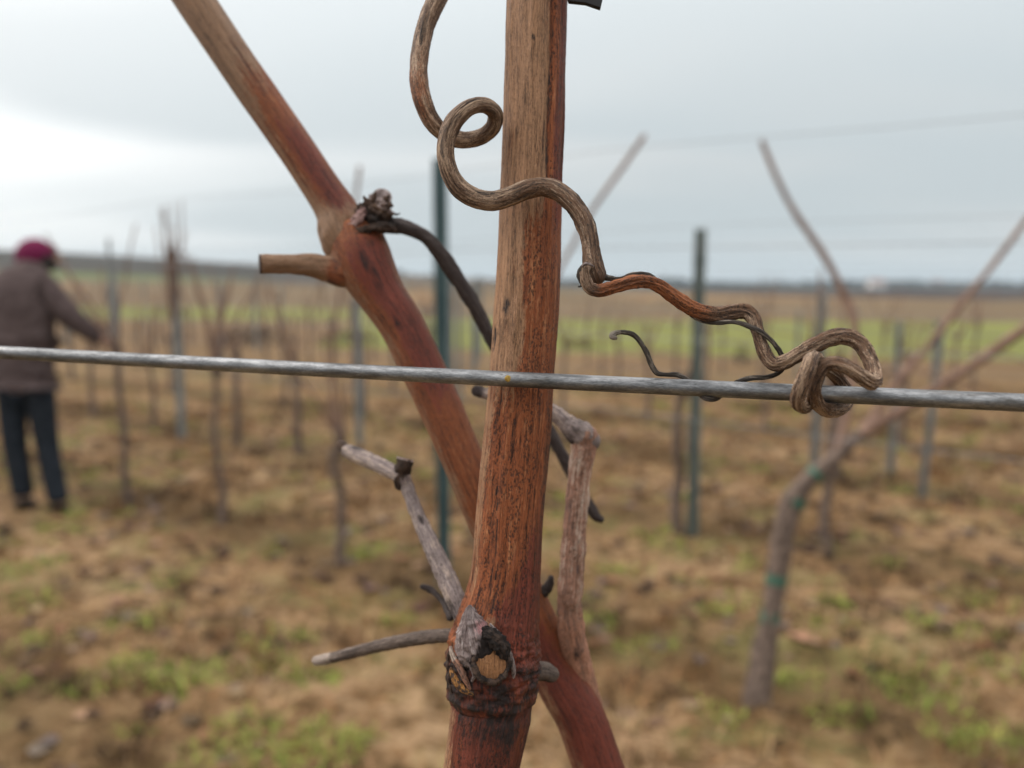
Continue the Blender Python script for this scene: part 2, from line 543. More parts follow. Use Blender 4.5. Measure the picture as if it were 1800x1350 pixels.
def build_ground():
    angs = []
    a = -180.0
    while a < 180:
        angs.append(radians(a))
        a += 0.22 if -40 <= a < 40 else (1.0 if -60 <= a < 60 else 6.0)
    rad = [0.0]
    r = 0.35
    while r < 6500:
        rad.append(r)
        r *= 1.0105 if 1.5 < r < 9 else (1.022 if r < 600 else 1.06)
    V = [(0, 0, gh(0, 0))]
    Cc = [(0.3, 0.2, 0.12, 0.0)]
    na = len(angs)
    for r in rad[1:]:
        for a in angs:
            x, y = r * sin(a), r * cos(a)
            V.append((x, y, gh(x, y)))
            if r > 9:
                c, m = field_col(x, y)
                Cc.append((*c, m))
            else:
                Cc.append((0.3, 0.2, 0.12, 0.0))
    F = []
    for k in range(na):
        F.append((0, 1 + (k + 1) % na, 1 + k))
    for i in range(len(rad) - 2):
        b0, b1 = 1 + i * na, 1 + (i + 1) * na
        for k in range(na):
            k2 = (k + 1) % na
            F.append((b0 + k, b0 + k2, b1 + k2, b1 + k))
    me = mesh('ground', V, F)
    at = me.attributes.new('field', 'FLOAT_COLOR', 'POINT')
    at.data.foreach_set('color', [c for v in Cc for c in v])
    t = NT('vineyard_ground')
    tc = t.N.new('ShaderNodeTexCoord').outputs['Object']
    n1 = t.noise(t.scale(tc, (1.1, 1.6, 1)), 1.0, 5, 0.6)
    n2 = t.noise(t.scale(tc, (6, 9, 6)), 1.0, 5, 0.65, 0.4)
    n3 = t.noise(t.scale(tc, (34, 46, 30)), 1.0, 4, 0.65)
    f = t.math('ADD', t.math('MULTIPLY', n1, 0.3), t.math('ADD', t.math('MULTIPLY', n2, 0.42), t.math('MULTIPLY', n3, 0.28)))
    c = t.ramp(f, [(0.40, (0.0299, 0.0168, 0.0087)), (0.465, (0.0961, 0.0574, 0.0258)), (0.52, (0.1758, 0.1049, 0.0527)), (0.58, (0.2654, 0.1718, 0.0922))])
    g = t.noise(t.scale(tc, (1.7, 2.4, 1), (5, 3, 0)), 1.0, 5, 0.62)
    c = t.mix(t.math('MULTIPLY', t.rng(g, 0.50, 0.62), 0.62), c, t.mix(n3, (0.05, 0.055, 0.016), (0.20, 0.20, 0.07)))
    # a darker, weedier strip under each row, pale trodden straw between
    sp = t.sep(tc)
    q = t.math('ADD', t.math('ADD', sp[1], t.math('MULTIPLY', sp[0], 0.72)), t.math('MULTIPLY', n1, 0.5))
    ph = t.math('ABSOLUTE', t.math('SUBTRACT', t.math('FRACT', t.math('DIVIDE', t.math('SUBTRACT', q, 3.4), 1.9)), 0.5))
    c = t.mix(t.math('MULTIPLY', t.rng(ph, 0.27, 0.45), 0.8), c, t.mix(0.7, c, (0.075, 0.05, 0.022)))
    c = t.mix(t.math('MULTIPLY', t.math('MULTIPLY', t.rng(ph, 0.27, 0.08), t.rng(t.math('ADD', n2, t.math('MULTIPLY', n3, 0.8)), 0.82, 1.02)), 0.6), c, (0.275, 0.185, 0.108))
    fa = t.attr('field')
    n4 = t.noise(t.scale(tc, (0.5, 1.4, 1)), 1.0, 5, 0.6)
    fc = t.mix(0.55, fa.outputs['Color'], t.ramp(n4, [(0.3, (0.45, 0.45, 0.45)), (0.7, (1.35, 1.35, 1.35))]), 'MULTIPLY')
    c = t.mix(fa.outputs['Alpha'], c, fc)
    t.done(c, 0.95, t.bump(t.math('ADD', n2, t.math('MULTIPLY', n3, 0.6)), 0.7, 0.02), spec=0.1)
    o = link('ground', me, t.mat)
    tag(o, 'tan dry-grass vineyard soil running out to fields and hill', None, None, 'structure')
    return o


build_ground()


def attr_mat(name, rough=0.85, trans=0.0):
    t = NT(name)
    c = t.attr('tint').outputs['Color']
    t.done(c, rough, spec=0.15)
    return t.mat


def scatter_mesh(name, polys, mat, label, cat):
    """polys: list of (list of verts, list of faces, colour)"""
    V, F, Cc = [], [], []
    for vs, fs, c in polys:
        b = len(V)
        V += vs
        F += [tuple(b + i for i in f) for f in fs]
        Cc += [(*c, 1)] * len(vs)
    me = mesh(name, V, F)
    at = me.attributes.new('tint', 'FLOAT_COLOR', 'POINT')
    at.data.foreach_set('color', [x for v in Cc for x in v])
    o = link(name, me, mat, smooth=False)
    return tag(o, label, cat, None, 'stuff')


def rnd_ground(rng, dmin, dmax):
    # even over the ground seen, slightly wider than the frame
    while True:
        y = sqrt(rng.uniform(dmin ** 2, dmax ** 2))
        x = rng.uniform(-0.78, 0.78) * y
        return x, y


def blade(rng, x, y, z, L, w, az, lean, c):
    dx, dy = sin(az), cos(az)
    vs = []
    for i, t in enumerate((0, 0.5, 1.0)):
        h = L * t * cos(lean * (0.5 + 0.7 * t)); o = L * t * sin(lean * (0.5 + 0.7 * t))
        ww = w * (1 - 0.75 * t)
        cx, cy_, cz = x + dx * o, y + dy * o, z + max(0.003, h)
        vs += [(cx - dy * ww, cy_ + dx * ww, cz), (cx + dy * ww, cy_ - dx * ww, cz)]
    return vs, [(0, 1, 3, 2), (2, 3, 5, 4)], c


def band(x, y):
    """matted brown growth under the rows, clean straw between them"""
    ph = abs(((y + 0.72 * x - 3.15) / 1.9) % 1.0 - 0.5)
    return 1.12 - 0.52 * sst(0.22, 0.46, ph)


def jit(rng, c, k=0.3):
    s = 1 + rng.uniform(-k, k)
    return tuple(max(0.005, v * s * (1 + rng.uniform(-0.08, 0.08))) for v in c)


def build_ground_cover():
    rng = random.Random(5)
    mat = attr_mat('dry_stalks')
    polys = []
    for i in range(60000):
        x, y = rnd_ground(rng, 1.7, 11.0)
        k = mn.noise((x * 1.6, y * 2.2, 12.0)) + 0.5 * mn.noise((x * 5, y * 6, 2.0))
        if k < -0.18 and rng.random() < 0.8: continue
        c = rng.choice(((0.2654, 0.1687, 0.0877), (0.219, 0.128, 0.0576), (0.1591, 0.0875, 0.0384), (0.3118, 0.2123, 0.1179), (0.1326, 0.0687, 0.0274)))
        L = rng.uniform(0.035, 0.11)
        polys.append(blade(rng, x, y, gh(x, y) - 0.004, L, rng.uniform(0.0012, 0.003) * (1 + y * 0.12), rng.uniform(0, 2 * pi), rng.uniform(0.8, 1.75), jit(rng, tuple(v * band(x, y) * q for v, q in zip(c, (1.1, 1.03, 0.95))))))
    for i in range(1500):
        cx, cy_ = rnd_ground(rng, 1.7, 9.0)
        if mn.noise((cx * 0.9, cy_ * 0.9, 51.0)) < -0.05: continue
        base = rng.choice(((0.2919, 0.1937, 0.1042), (0.2388, 0.1374, 0.0631), (0.1857, 0.0969, 0.0384), (0.0862, 0.0468, 0.022), (0.0663, 0.0374, 0.0191)))
        sz = rng.uniform(0.04, 0.10)
        for j in range(34):
            a = rng.uniform(0, 2 * pi); rr = sz * sqrt(rng.random())
            x, y = cx + 1.4 * rr * cos(a), cy_ + rr * sin(a)
            polys.append(blade(rng, x, y, gh(x, y) - 0.004, rng.uniform(0.04, 0.10), rng.uniform(0.002, 0.005), rng.uniform(0, 2 * pi), rng.uniform(0.2, 1.4), jit(rng, tuple(v * band(x, y) for v in base), 0.25)))
    scatter_mesh('dry_grass', polys, mat, 'flattened straw-coloured dry grass covering the vineyard floor', 'grass')
    # green weeds in clumps where the photo shows them, and a few between
    spots = [(20, 1000, 1), (40, 1062, 1), (250, 1095, .8), (330, 1190, 1.2), (480, 1175, .7), (150, 1212, .8), (300, 1215, .8), (420, 1312, 1.2), (540, 1325, 1.1), (600, 1300, .8),
             (680, 972, .9), (640, 975, .7), (1640, 1200, 1.1), (1700, 1285, .9), (1780, 1312, 1.3), (1330, 1065, .9), (1150, 1140, .9), (1585, 868, .5), (1100, 1010, .8), (1320, 1000, .6),
             (1450, 1100, .8), (1560, 1000, .5), (1750, 1060, .8), (1720, 1120, .9), (1620, 1230, 1), (1270, 1260, .6), (1480, 1255, .7), (1560, 1185, .8), (1050, 1100, .8), (1180, 960, .6),
             (90, 985, .6), (60, 1130, .6), (440, 1270, .7), (230, 1170, .6), (740, 835, .5), (140, 940, .5), (560, 1200, .5), (1400, 1190, .7), (1640, 1100, .7), (1790, 1180, 1), (10, 1200, .7)]
    polys = []
    tufts = [(G(a, b), s) for a, b, s in spots]
    for i in range(420):
        x, y = rnd_ground(rng, 1.8, 9)
        if mn.noise((x * 0.8, y * 0.8, 21.0)) > -0.05:
            tufts.append((Vector((x, y, gh(x, y))), rng.uniform(0.2, 0.6)))
    for p, s in tufts:
        for j in range(int(75 * s)):
            a = rng.uniform(0, 2 * pi); rr = 0.10 * s * sqrt(rng.random())
            x, y = p.x + 1.5 * rr * cos(a), p.y + rr * sin(a)
            c = rng.choice(((0.17, 0.20, 0.04), (0.22, 0.245, 0.055), (0.13, 0.165, 0.032), (0.26, 0.26, 0.065)))
            polys.append(blade(rng, x, y, gh(x, y) - 0.003, rng.uniform(0.025, 0.06), rng.uniform(0.003, 0.007), rng.uniform(0, 2 * pi), rng.uniform(0.3, 1.5), jit(rng, c)))
    scatter_mesh('green_weeds', polys, attr_mat('weed_leaves'), 'low fresh green weeds in scattered clumps among dry grass', 'weeds')
    # withered curled leaves
    polys = []
    for i in range(2600):
        x, y = rnd_ground(rng, 1.8, 8.5)
        if mn.noise((x * 1.1, y * 1.1, 31.0)) < -0.15: continue
        c = rng.choice(((0.17, 0.125, 0.10), (0.16, 0.085, 0.045), (0.14, 0.10, 0.085), (0.09, 0.052, 0.035), (0.20, 0.11, 0.06), (0.26, 0.165, 0.10), (0.12, 0.075, 0.05)))
        if rng.random() < 0.35: c = (0.05, 0.03, 0.02)
        w = rng.uniform(0.012, 0.035); az = rng.uniform(0, 2 * pi)
        z = gh(x, y) + 0.004
        vs, fs = [], []
        cu = rng.uniform(0.15, 0.6)
        for iy in range(3):
            for ix in range(3):
                u, v = (ix - 1), (iy - 1)
                k = 1.0 if (u == 0 or v == 0) else 0.72
                lx, ly = u * w * k, v * w * 1.15 * k
                lz = cu * w * (u * u + 0.5 * v * v) * rng.uniform(0.6, 1.3)
                vs.append((x + lx * cos(az) - ly * sin(az), y + lx * sin(az) + ly * cos(az), z + lz))
        for iy in range(2):
            for ix in range(2):
                q = iy * 3 + ix
                fs.append((q, q + 1, q + 4, q + 3))
        polys.append((vs, fs, jit(rng, c, 0.25)))
    scatter_mesh('leaf_litter', polys, attr_mat('withered_leaves'), 'withered grey and brown vine leaves littering the soil', 'leaves')
    # clods
    polys = []
    for i in range(1500):
        x, y = rnd_ground(rng, 1.8, 7.5)
        if mn.noise((x * 1.3, y * 1.3, 41.0)) < 0.02: continue
        s = rng.uniform(0.010, 0.032)
        z = gh(x, y)
        bm = bmesh.new()
        bmesh.ops.create_icosphere(bm, subdivisions=1, radius=s)
        vs = []
        for v in bm.verts:
            k = 1 + 0.5 * mn.noise((v.co.x * 40 + x * 9, v.co.y * 40 + y * 9, v.co.z * 40))
            vs.append((x + v.co.x * k * 1.3, y + v.co.y * k, z + v.co.z * k * 0.7))
        fs = [tuple(v.index for v in f.verts) for f in bm.faces]
        bm.free()
        polys.append((vs, fs, jit(rng, rng.choice(((0.11, 0.07, 0.045), (0.07, 0.045, 0.03), (0.18, 0.12, 0.075))), 0.25)))
    scatter_mesh('soil_clods', polys, attr_mat('soil'), 'brown soil clods between the grass', 'soil')


build_ground_cover()

# ------------------------------------------------------------------ foreground: trellis wire
WI0, WI1 = 0.00630, 0.00912                 # inverse depth (1/mm) at px 0 and 1800


def wire_d(px):
    return 1.0 / (WI0 + (WI1 - WI0) * px / 1800.0)


def wire_y(px):
    return 619.5 + (708 - 619.5) * px / 1800.0 + 3.0 * sin(pi * px / 1800.0)


wire_pts = []
for px in range(-240, 2041, 60):
    wire_pts.append((px, wire_y(px), wire_d(px), 1.25 * FPX / wire_d(px)))
near_wire = photo_tube('trellis_wire', wire_pts, 7, 32, M['wire'],
                       disp=lambda th, s, q, r: 0.012e-3 * mn.noise((cos(th) * 2, sin(th) * 2, s * 0.9)))
tag(near_wire, 'thick grey galvanised wire crossing the whole picture in front of the cane', 'wire', 'trellis wires')
rp = P(893, wire_y(893) - 1, (wire_d(893) - 1.3) / 1000)
bm = bmesh.new()
bmesh.ops.create_uvsphere(bm, u_segments=16, v_segments=10, radius=0.00052)
for v in bm.verts:
    v.co = Vector((v.co.x * 1.05, v.co.y * 0.35, v.co.z * (1 + 0.25 * mn.noise((v.co * 2500))))) + rp
me = bpy.data.meshes.new('rust_spot'); bm.to_mesh(me); bm.free()
rs = link('rust_spot', me, M['rust'], near_wire)
rs['label'] = 'small yellow rust spot on the wire'

# ------------------------------------------------------------------ foreground: upright cane
CD = 137.0
cane_c = [(952, -90, 53), (944, 0, 53.5), (939, 200, 53.5), (932, 385, 54), (927, 520, 57), (917, 660, 56), (910, 750, 58), (896, 900, 59), (890, 1000, 61),
          (884, 1050, 66), (873, 1110, 76), (867, 1160, 82), (866, 1205, 78), (866, 1228, 74), (864, 1250, 70.5), (846, 1350, 66), (828, 1450, 66), (810, 1560, 66)]


def gauss(x, c, w):
    return exp(-0.5 * ((x - c) / w) ** 2)


def cane_disp(th, s, q, rad):
    u, y = sin(th), q[1]
    f = 1 if cos(th) > -0.1 else 0
    d = 0.00018 * mn.noise((cos(th) * 5, sin(th) * 5, s * 0.05)) + 0.00016 * mn.noise((cos(th) * 11, sin(th) * 11, s * 0.03)) + 0.00010 * mn.noise((cos(th) * 20, sin(th) * 20, s * 0.10))
    d += 0.00003 * mn.noise((cos(th) * 30, sin(th) * 30, s * 1.2))
    if f:
        g0 = 0.50 + 0.03 * sin(y * 0.02)
        d -= 0.00045 * gauss(u, g0, 0.075) * (1 - sst(260, 480, y))
        cr = -0.58 + 0.34 * sst(650, 1080, y) + 0.02 * sin(y * 0.05)
        d -= 0.00018 * gauss(u, cr, 0.018) * sst(600, 700, y) * (1 - sst(1070, 1095, y))
        # peeled patch and slit
        d -= 0.00028 * gauss(u, -0.62, 0.12) * gauss(y, 545, 22)
        d += 0.00028 * gauss(u, -0.72, 0.08) * gauss(y, 560, 24)
        d -= 0.0003 * gauss(u, -0.93, 0.035) * gauss(y, 600, 14)
    node = gauss(y, 1160, 45)
    if node > 0.01:
        d += node * 0.0007 * mn.noise((cos(th) * 3.5, sin(th) * 3.5, s * 0.9)) + node * 0.0004 * mn.noise((cos(th) * 9, sin(th) * 9, s * 2.2))
    d += 0.00055 * gauss(y, 1222 + 6 * sin(th * 2), 5) * (0.5 + 0.8 * mn.noise((cos(th) * 3, sin(th) * 3, 1.0))) - 0.0004 * gauss(y, 1236, 6)
    return d


def cane_mask(th, s, q):
    u, y = sin(th), q[1]
    front = cos(th) > -0.2
    w = 0.22 * mn.noise((th * 2, y * 0.006, 3.0))
    # weathered pale bark on the left and upper part
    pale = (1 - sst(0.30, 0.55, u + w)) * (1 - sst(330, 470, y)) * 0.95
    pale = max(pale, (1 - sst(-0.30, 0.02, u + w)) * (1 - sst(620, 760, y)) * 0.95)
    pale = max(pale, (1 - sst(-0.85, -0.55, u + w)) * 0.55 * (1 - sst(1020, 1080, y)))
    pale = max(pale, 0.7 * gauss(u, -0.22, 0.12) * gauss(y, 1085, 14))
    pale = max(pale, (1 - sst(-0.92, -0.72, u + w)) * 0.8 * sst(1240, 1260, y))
    dark = 0.0
    if front:
        g0 = 0.50 + 0.03 * sin(y * 0.02)
        dark = 0.62 * gauss(u, g0, 0.06) * (1 - sst(250, 470, y))
        cr = -0.58 + 0.34 * sst(650, 1080, y) + 0.02 * sin(y * 0.05)
        dark = max(dark, 0.85 * (1 if abs(u - cr) < 0.014 else 0) * sst(640, 700, y) * (1 - sst(1085, 1095, y)))
        dark = max(dark, 0.8 * gauss(u, -0.60, 0.07) * gauss(y, 545, 14))
        dark = max(dark, 0.9 * gauss(u, -0.93, 0.03) * gauss(y, 600, 14))
        dark = max(dark, 0.8 * gauss(u, -0.08, 0.05) * gauss(y, 90, 5))
    # torn dark bark at the node; below it dark bark with overhang shade painted in
    nd = sst(1120, 1165, y) * (1 - sst(1222, 1250, y))
    dark = max(dark, nd * (0.62 + 0.55 * mn.noise((cos(th) * 3, sin(th) * 3, s * 0.7))))
    dark = max(dark, 0.62 * gauss(y, 1250, 34) * (1 if u > -0.75 else 0.3))
    dark = max(dark, 0.42 * sst(1235, 1260, y) * sst(-0.5, 0.2, u + w))
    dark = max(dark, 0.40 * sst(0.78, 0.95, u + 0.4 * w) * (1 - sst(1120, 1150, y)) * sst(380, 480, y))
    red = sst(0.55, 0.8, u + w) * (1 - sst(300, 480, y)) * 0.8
    red = max(red, sst(940, 1130, y + 170 * u + 60 * w) * 0.9)  # redder bark low down, with the falloff of overhead light painted in
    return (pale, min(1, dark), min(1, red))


cane = empty('grape_cane', P(866, 1228, CD / 1000))
tag(cane, 'thick upright red-brown grape cane in sharp focus behind the wire', 'grape cane')
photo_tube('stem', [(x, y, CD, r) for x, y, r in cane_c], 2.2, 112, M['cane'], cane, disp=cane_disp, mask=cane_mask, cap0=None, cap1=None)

# node details: woolly bud, torn scales, pruning scar
def rough_disp(a, k=4.0, z=1.0):
    return lambda th, s, q, r: a * (mn.noise((cos(th) * k * 0.5, sin(th) * k * 0.5, s * z)) + 0.6 * mn.noise((cos(th) * k, sin(th) * k, s * z * 2.5)))


def bud_mask(th, s, q):
    x = q[0] + sin(th) * q[3]
    y = q[1]
    d = sst(0, 1, (x - 828) / 46 + (y - 1108) / 40 + 0.5 * mn.noise((x * 0.06, y * 0.06, 1)))
    r = 0.7 * gauss(x, 850, 14) * gauss(y, 1098, 10)
    return (0, d, r)


photo_tube('bud', [(826, 1066, 130.4, 3), (827, 1076, 130.2, 10), (829, 1092, 130.2, 20), (833, 1110, 130.4, 31), (838, 1128, 130.9, 38), (842, 1144, 131.6, 39), (845, 1160, 132.8, 34), (848, 1176, 134.2, 24)],
           1.6, 64, M['wool'], cane, disp=rough_disp(0.00042, 6, 1.2), mask=bud_mask)
photo_tube('bud_scale', [(846, 1108, 129.3, 7), (860, 1116, 128.6, 13), (873, 1128, 128.4, 15), (884, 1144, 128.8, 13), (890, 1162, 129.4, 9)], 1.4, 28, M['knob'], cane, disp=rough_disp(0.0005, 5, 1.4), mask=lambda th, s, q: (0, 0.75, 0))
# the pale rims of the torn scales
photo_tube('bud_scale', [(862, 1098, 129.0, 2.2), (879, 1116, 128.6, 3.0), (892, 1138, 128.7, 3.6), (900, 1162, 129.2, 4.2), (903, 1182, 129.8, 4.0), (900, 1196, 130.5, 2.6)], 1.4, 18, M['twig'], cane, disp=rough_disp(0.00006, 6, 2.0))
photo_tube('bud_scale', [(828, 1146, 128.6, 2.0), (822, 1158, 128.7, 4.2), (829, 1172, 128.7, 4.6), (834, 1186, 128.9, 4.0), (830, 1197, 129.4, 2.5)], 1.4, 18, M['twig'], cane, disp=rough_disp(0.00008, 6, 2.0))
photo_tube('bud_scale', [(792, 1138, 131.2, 2.5), (797, 1155, 130.6, 5), (808, 1172, 130.0, 6), (818, 1194, 129.7, 5), (826, 1210, 129.8, 3)], 1.4, 18, M['twig'], cane, disp=rough_disp(0.00012, 6, 2.0),
           mask=lambda th, s, q: (0.9 if q[1] < 1160 else 0.1, 0.35 if sin(th) > 0.3 else 0, 0.8 if q[1] > 1160 else 0))
photo_tube('bud_scale', [(793, 1176, 131.0, 3), (800, 1195, 130.3, 6), (812, 1210, 130.0, 6), (830, 1219, 129.8, 4)], 1.4, 18, M['knob'], cane, disp=rough_disp(0.00016, 6, 2.0),
           mask=lambda th, s, q: (0, 0, 0.9 if mn.noise((s * 1.5, th, 0)) > -0.1 else 0.0))
for k, (x, y) in enumerate(((787, 1150), (786, 1168), (788, 1188), (792, 1205))):
    photo_tube('bark_flake', [(x + 5, y - 9, 134.5, 1.5), (x + 1, y, 134, 3.4), (x + 2, y + 10, 134, 3), (x + 7, y + 17, 134, 1)], 1.6, 10, M['knob'], cane, disp=rough_disp(0.0001, 5, 3))
# collar and face of the cut
sc_c = P(864, 1166, 0.1280)
sc_n = (CAM - sc_c).normalized() + Vector((0.10, 0, -0.06)); sc_n.normalize()
pxm = 0.1285 / FPX


def scar():
    prof = [(-3.4, 36), (-1.6, 36), (-0.4, 35.5), (0.25, 34), (0.5, 31), (0.4, 28), (0.1, 25.5), (-0.3, 23.5)]
    n = 56
    a = sc_n.orthogonal().normalized(); b = sc_n.cross(a)
    V, F, BK, MK = [], [], [], []
    for j, (h, r) in enumerate(prof):
        for k in range(n):
            th = 2 * pi * k / n
            e = 1 + (0.16 if j < 4 else 0.06) * mn.noise((cos(th) * 2.0, sin(th) * 2.0, 1)) + (0.10 if j < 4 else 0.03) * mn.noise((cos(th) * 7, sin(th) * 7, j * 0.7))
            V.append(sc_c + (a * cos(th) + b * sin(th)) * r * pxm * e + sc_n * (h + 0.7 * mn.noise((cos(th) * 3, sin(th) * 3, 5)) * (j > 1)) / 1000)
            BK.append((cos(th) * 3, sin(th) * 3, j * 0.6))
            MK.append((0, 0.45 + 0.5 * mn.noise((cos(th) * 2, sin(th) * 2, j * 0.5)), 0))
    for j in range(len(prof) - 1):
        for k in range(n):
            F.append((j * n + k, j * n + (k + 1) % n, (j + 1) * n + (k + 1) % n, (j + 1) * n + k))
    me = mesh('scar_collar', V, F)
    at = me.attributes.new('bk', 'FLOAT_VECTOR', 'POINT'); at.data.foreach_set('vector', [c for v in BK for c in v])
    at = me.attributes.new('msk', 'FLOAT_VECTOR', 'POINT'); at.data.foreach_set('vector', [c for v in MK for c in v])
    link('scar_collar', me, M['knob'], cane)
    V, F, BK = [sc_c + sc_n * 0.0006], [], [(0, 0, 0)]
    n = 48
    a = sc_n.orthogonal().normalized(); b = sc_n.cross(a)
    for j in range(1, 13):
        for k in range(n):
            th = 2 * pi * k / n
            r = 26.5 * pxm * j / 12 * (1 + 0.07 * mn.noise((cos(th) * 2, sin(th) * 2, 4)))
            hgt = 0.0006 * (1 - (j / 12) ** 2) + 0.00012 * mn.noise((r * 3000 * cos(th), r * 3000 * sin(th), 0)) - 0.0003
            p = sc_c + (a * cos(th) + b * sin(th)) * r + sc_n * (hgt + 0.0003)
            V.append(p)
            BK.append(((p - sc_c).dot(RIGHT) * 1000, 2.0, (p - sc_c).dot(UP) * 1000))
    for k in range(n):
        F.append((0, 1 + k, 1 + (k + 1) % n))
    for j in range(11):
        for k in range(n):
            F.append((1 + j * n + k, 1 + (j + 1) * n + k, 1 + (j + 1) * n + (k + 1) % n, 1 + j * n + (k + 1) % n))
    me = mesh('scar_wood', V, F)
    at = me.attributes.new('bk', 'FLOAT_VECTOR', 'POINT'); at.data.foreach_set('vector', [c for v in BK for c in v])
    me.attributes.new('msk', 'FLOAT_VECTOR', 'POINT')
    o = link('scar_wood', me, M['wood'], cane)
    o['label'] = 'round orange-brown pruned wood face on the node'


scar()
# rounded stub on the far right side of the node
photo_tube('stub', [(935, 1178, 142, 17), (955, 1180, 144, 16), (968, 1184, 145, 15)], 2, 24, M['dry'], cane, disp=rough_disp(0.0002, 3, 0.8), mask=lambda th, s, q: (0, 0.55 if cos(th + 0.6) < 0 else 0.2, 0))
# forked grey lateral twig that leaves the node behind
lateral = photo_tube('lateral_twig', [(850, 1170, 141, 15), (830, 1120, 144, 16), (806, 1065, 147, 17), (786, 1018, 150, 17.5), (761, 965, 153, 15.5), (736, 910, 156, 12.5), (716, 858, 158, 11.5), (709, 838, 158, 13)],
                     2.2, 36, M['twig'], cane, disp=rough_disp(0.00022, 4, 0.5), mask=lambda th, s, q: (0.25 * (1 + mn.noise((th, s * 0.3, 0))), 0.5 * sst(1030, 1075, q[1]) + 0.7 * gauss(q[1], 918, 7) * gauss(sin(th), 0.2, .3), 0))
photo_tube('twig_node', [(702, 855, 158, 7), (704, 842, 158, 13), (707, 828, 158, 14.5), (711, 814, 157, 14), (713, 806, 157, 15)], 1.6, 28, M['knob'], lateral, disp=rough_disp(0.0003, 5, 1.2), cap1='flat',
           mask=lambda th, s, q: (0.8 if q[1] < 809 else 0, 0.5 if q[1] > 809 else 0, 0))
photo_tube('side_twig', [(702, 836, 158, 13), (682, 825, 160, 13.5), (655, 812, 164, 13.5), (630, 801, 168, 14), (612, 793, 171, 12)], 2, 28, M['twig'], lateral, disp=rough_disp(0.0002, 4, 0.6),
           mask=lambda th, s, q: (0.4, 0.7 * gauss(q[0], 628, 10) * (1 if sin(th) > 0.35 else 0), 0))
photo_tube('twig_tip', [(616, 795, 171, 8), (607, 788, 172, 9.5), (601, 782, 173, 9)], 2, 20, M['knob'], lateral, disp=rough_disp(0.0003, 4, 1), mask=lambda th, s, q: (0, 0.4, 0))
photo_tube('bark_strip', [(792, 1085, 147, 7), (781, 1062, 150, 5), (766, 1043, 152, 4.5), (752, 1034, 153, 6), (742, 1031, 153, 4)], 2, 14, M['dead'], lateral, disp=rough_disp(0.0002, 4, 1))
photo_tube('dry_tendril', [(845, 1122, 142, 12), (800, 1117, 144, 12), (752, 1120, 148, 12), (705, 1127, 153, 11.5), (655, 1138, 158, 10.5), (605, 1151, 163, 9.5), (566, 1160, 166, 9), (556, 1161, 167, 8)], 2, 28, M['dry'], cane,
           disp=rough_disp(0.00015, 4, 0.6), mask=lambda th, s, q: (0.85 if q[0] < 585 else 0.25 * (1 - sst(600, 720, q[0])), 0, 0))
# black rubber tie at the top of the cane, its tail hanging out to the right
def cane_tie():
    root = empty('cane_tie', P(946, -45, CD / 1000))
    tag(root, 'black rubber tie end sticking out right of the cane at the top edge', 'cane tie')
    c0 = P(947, -42, CD / 1000)
    pts = []
    for k in range(41):
        a = 2 * pi * k / 40
        pts.append((c0.x + cos(a) * 0.00585, c0.y + sin(a) * 0.00585, c0.z + 0.0006 * sin(a), 0.0007))
    world_tube('band', pts, 0.0006, 12, M['tie'], root, cap0=None, cap1=None)
    V = [P(994, -18, 0.1312), P(1000, 2, 0.1312), P(1030, 5, 0.1306), P(1056, 14, 0.1300), P(1060, -4, 0.1300), P(1057, -32, 0.1302), P(1028, -30, 0.1306)]
    back = [v + FWD * 0.0011 for v in V]
    n = len(V)
    F = [tuple(range(n)), tuple(reversed(range(n, 2 * n)))] + [(i, i + n, (i + 1) % n + n, (i + 1) % n) for i in range(n)]
    me = mesh('tail', V + back, F)
    o = link('tail', me, M['tie'], root, smooth=False)
    md = o.modifiers.new('bevel', 'BEVEL'); md.width = 0.00015; md.segments = 2


cane_tie()

# ------------------------------------------------------------------ foreground: curly tendril tied to the wire
ten_a = [(800, -70, 140, 18), (780, -30, 139, 17.5), (765, 5, 138, 17), (747, 50, 137, 16), (738, 96, 136, 15.5), (736, 139, 135, 15.5), (744, 180, 134.5, 15.5), (760, 214, 135, 15.5), (785, 238, 136, 15), (816, 246, 136, 14),
         (846, 240, 135, 13.5), (867, 222, 133.5, 13.5), (870, 200, 132, 13.5), (855, 186, 130.5, 13.5), (831, 187, 129, 14), (806, 204, 128, 15), (789, 232, 127.5, 15), (783, 266, 127.5, 15), (790, 302, 127.8, 15.5), (808, 331, 128.2, 16.5),
         (835, 348, 128.5, 17), (866, 353, 128.6, 17), (897, 345, 128.5, 17), (927, 333, 128.3, 16.5), (958, 329, 128.0, 16), (985, 339, 127.4, 16), (1010, 362, 126.6, 16.5), (1028, 391, 125.8, 17), (1037, 421, 125.0, 16),
         (1040, 448, 124.3, 15.5), (1043, 468, 124.0, 17.5), (1048, 484, 124.0, 17.5)]
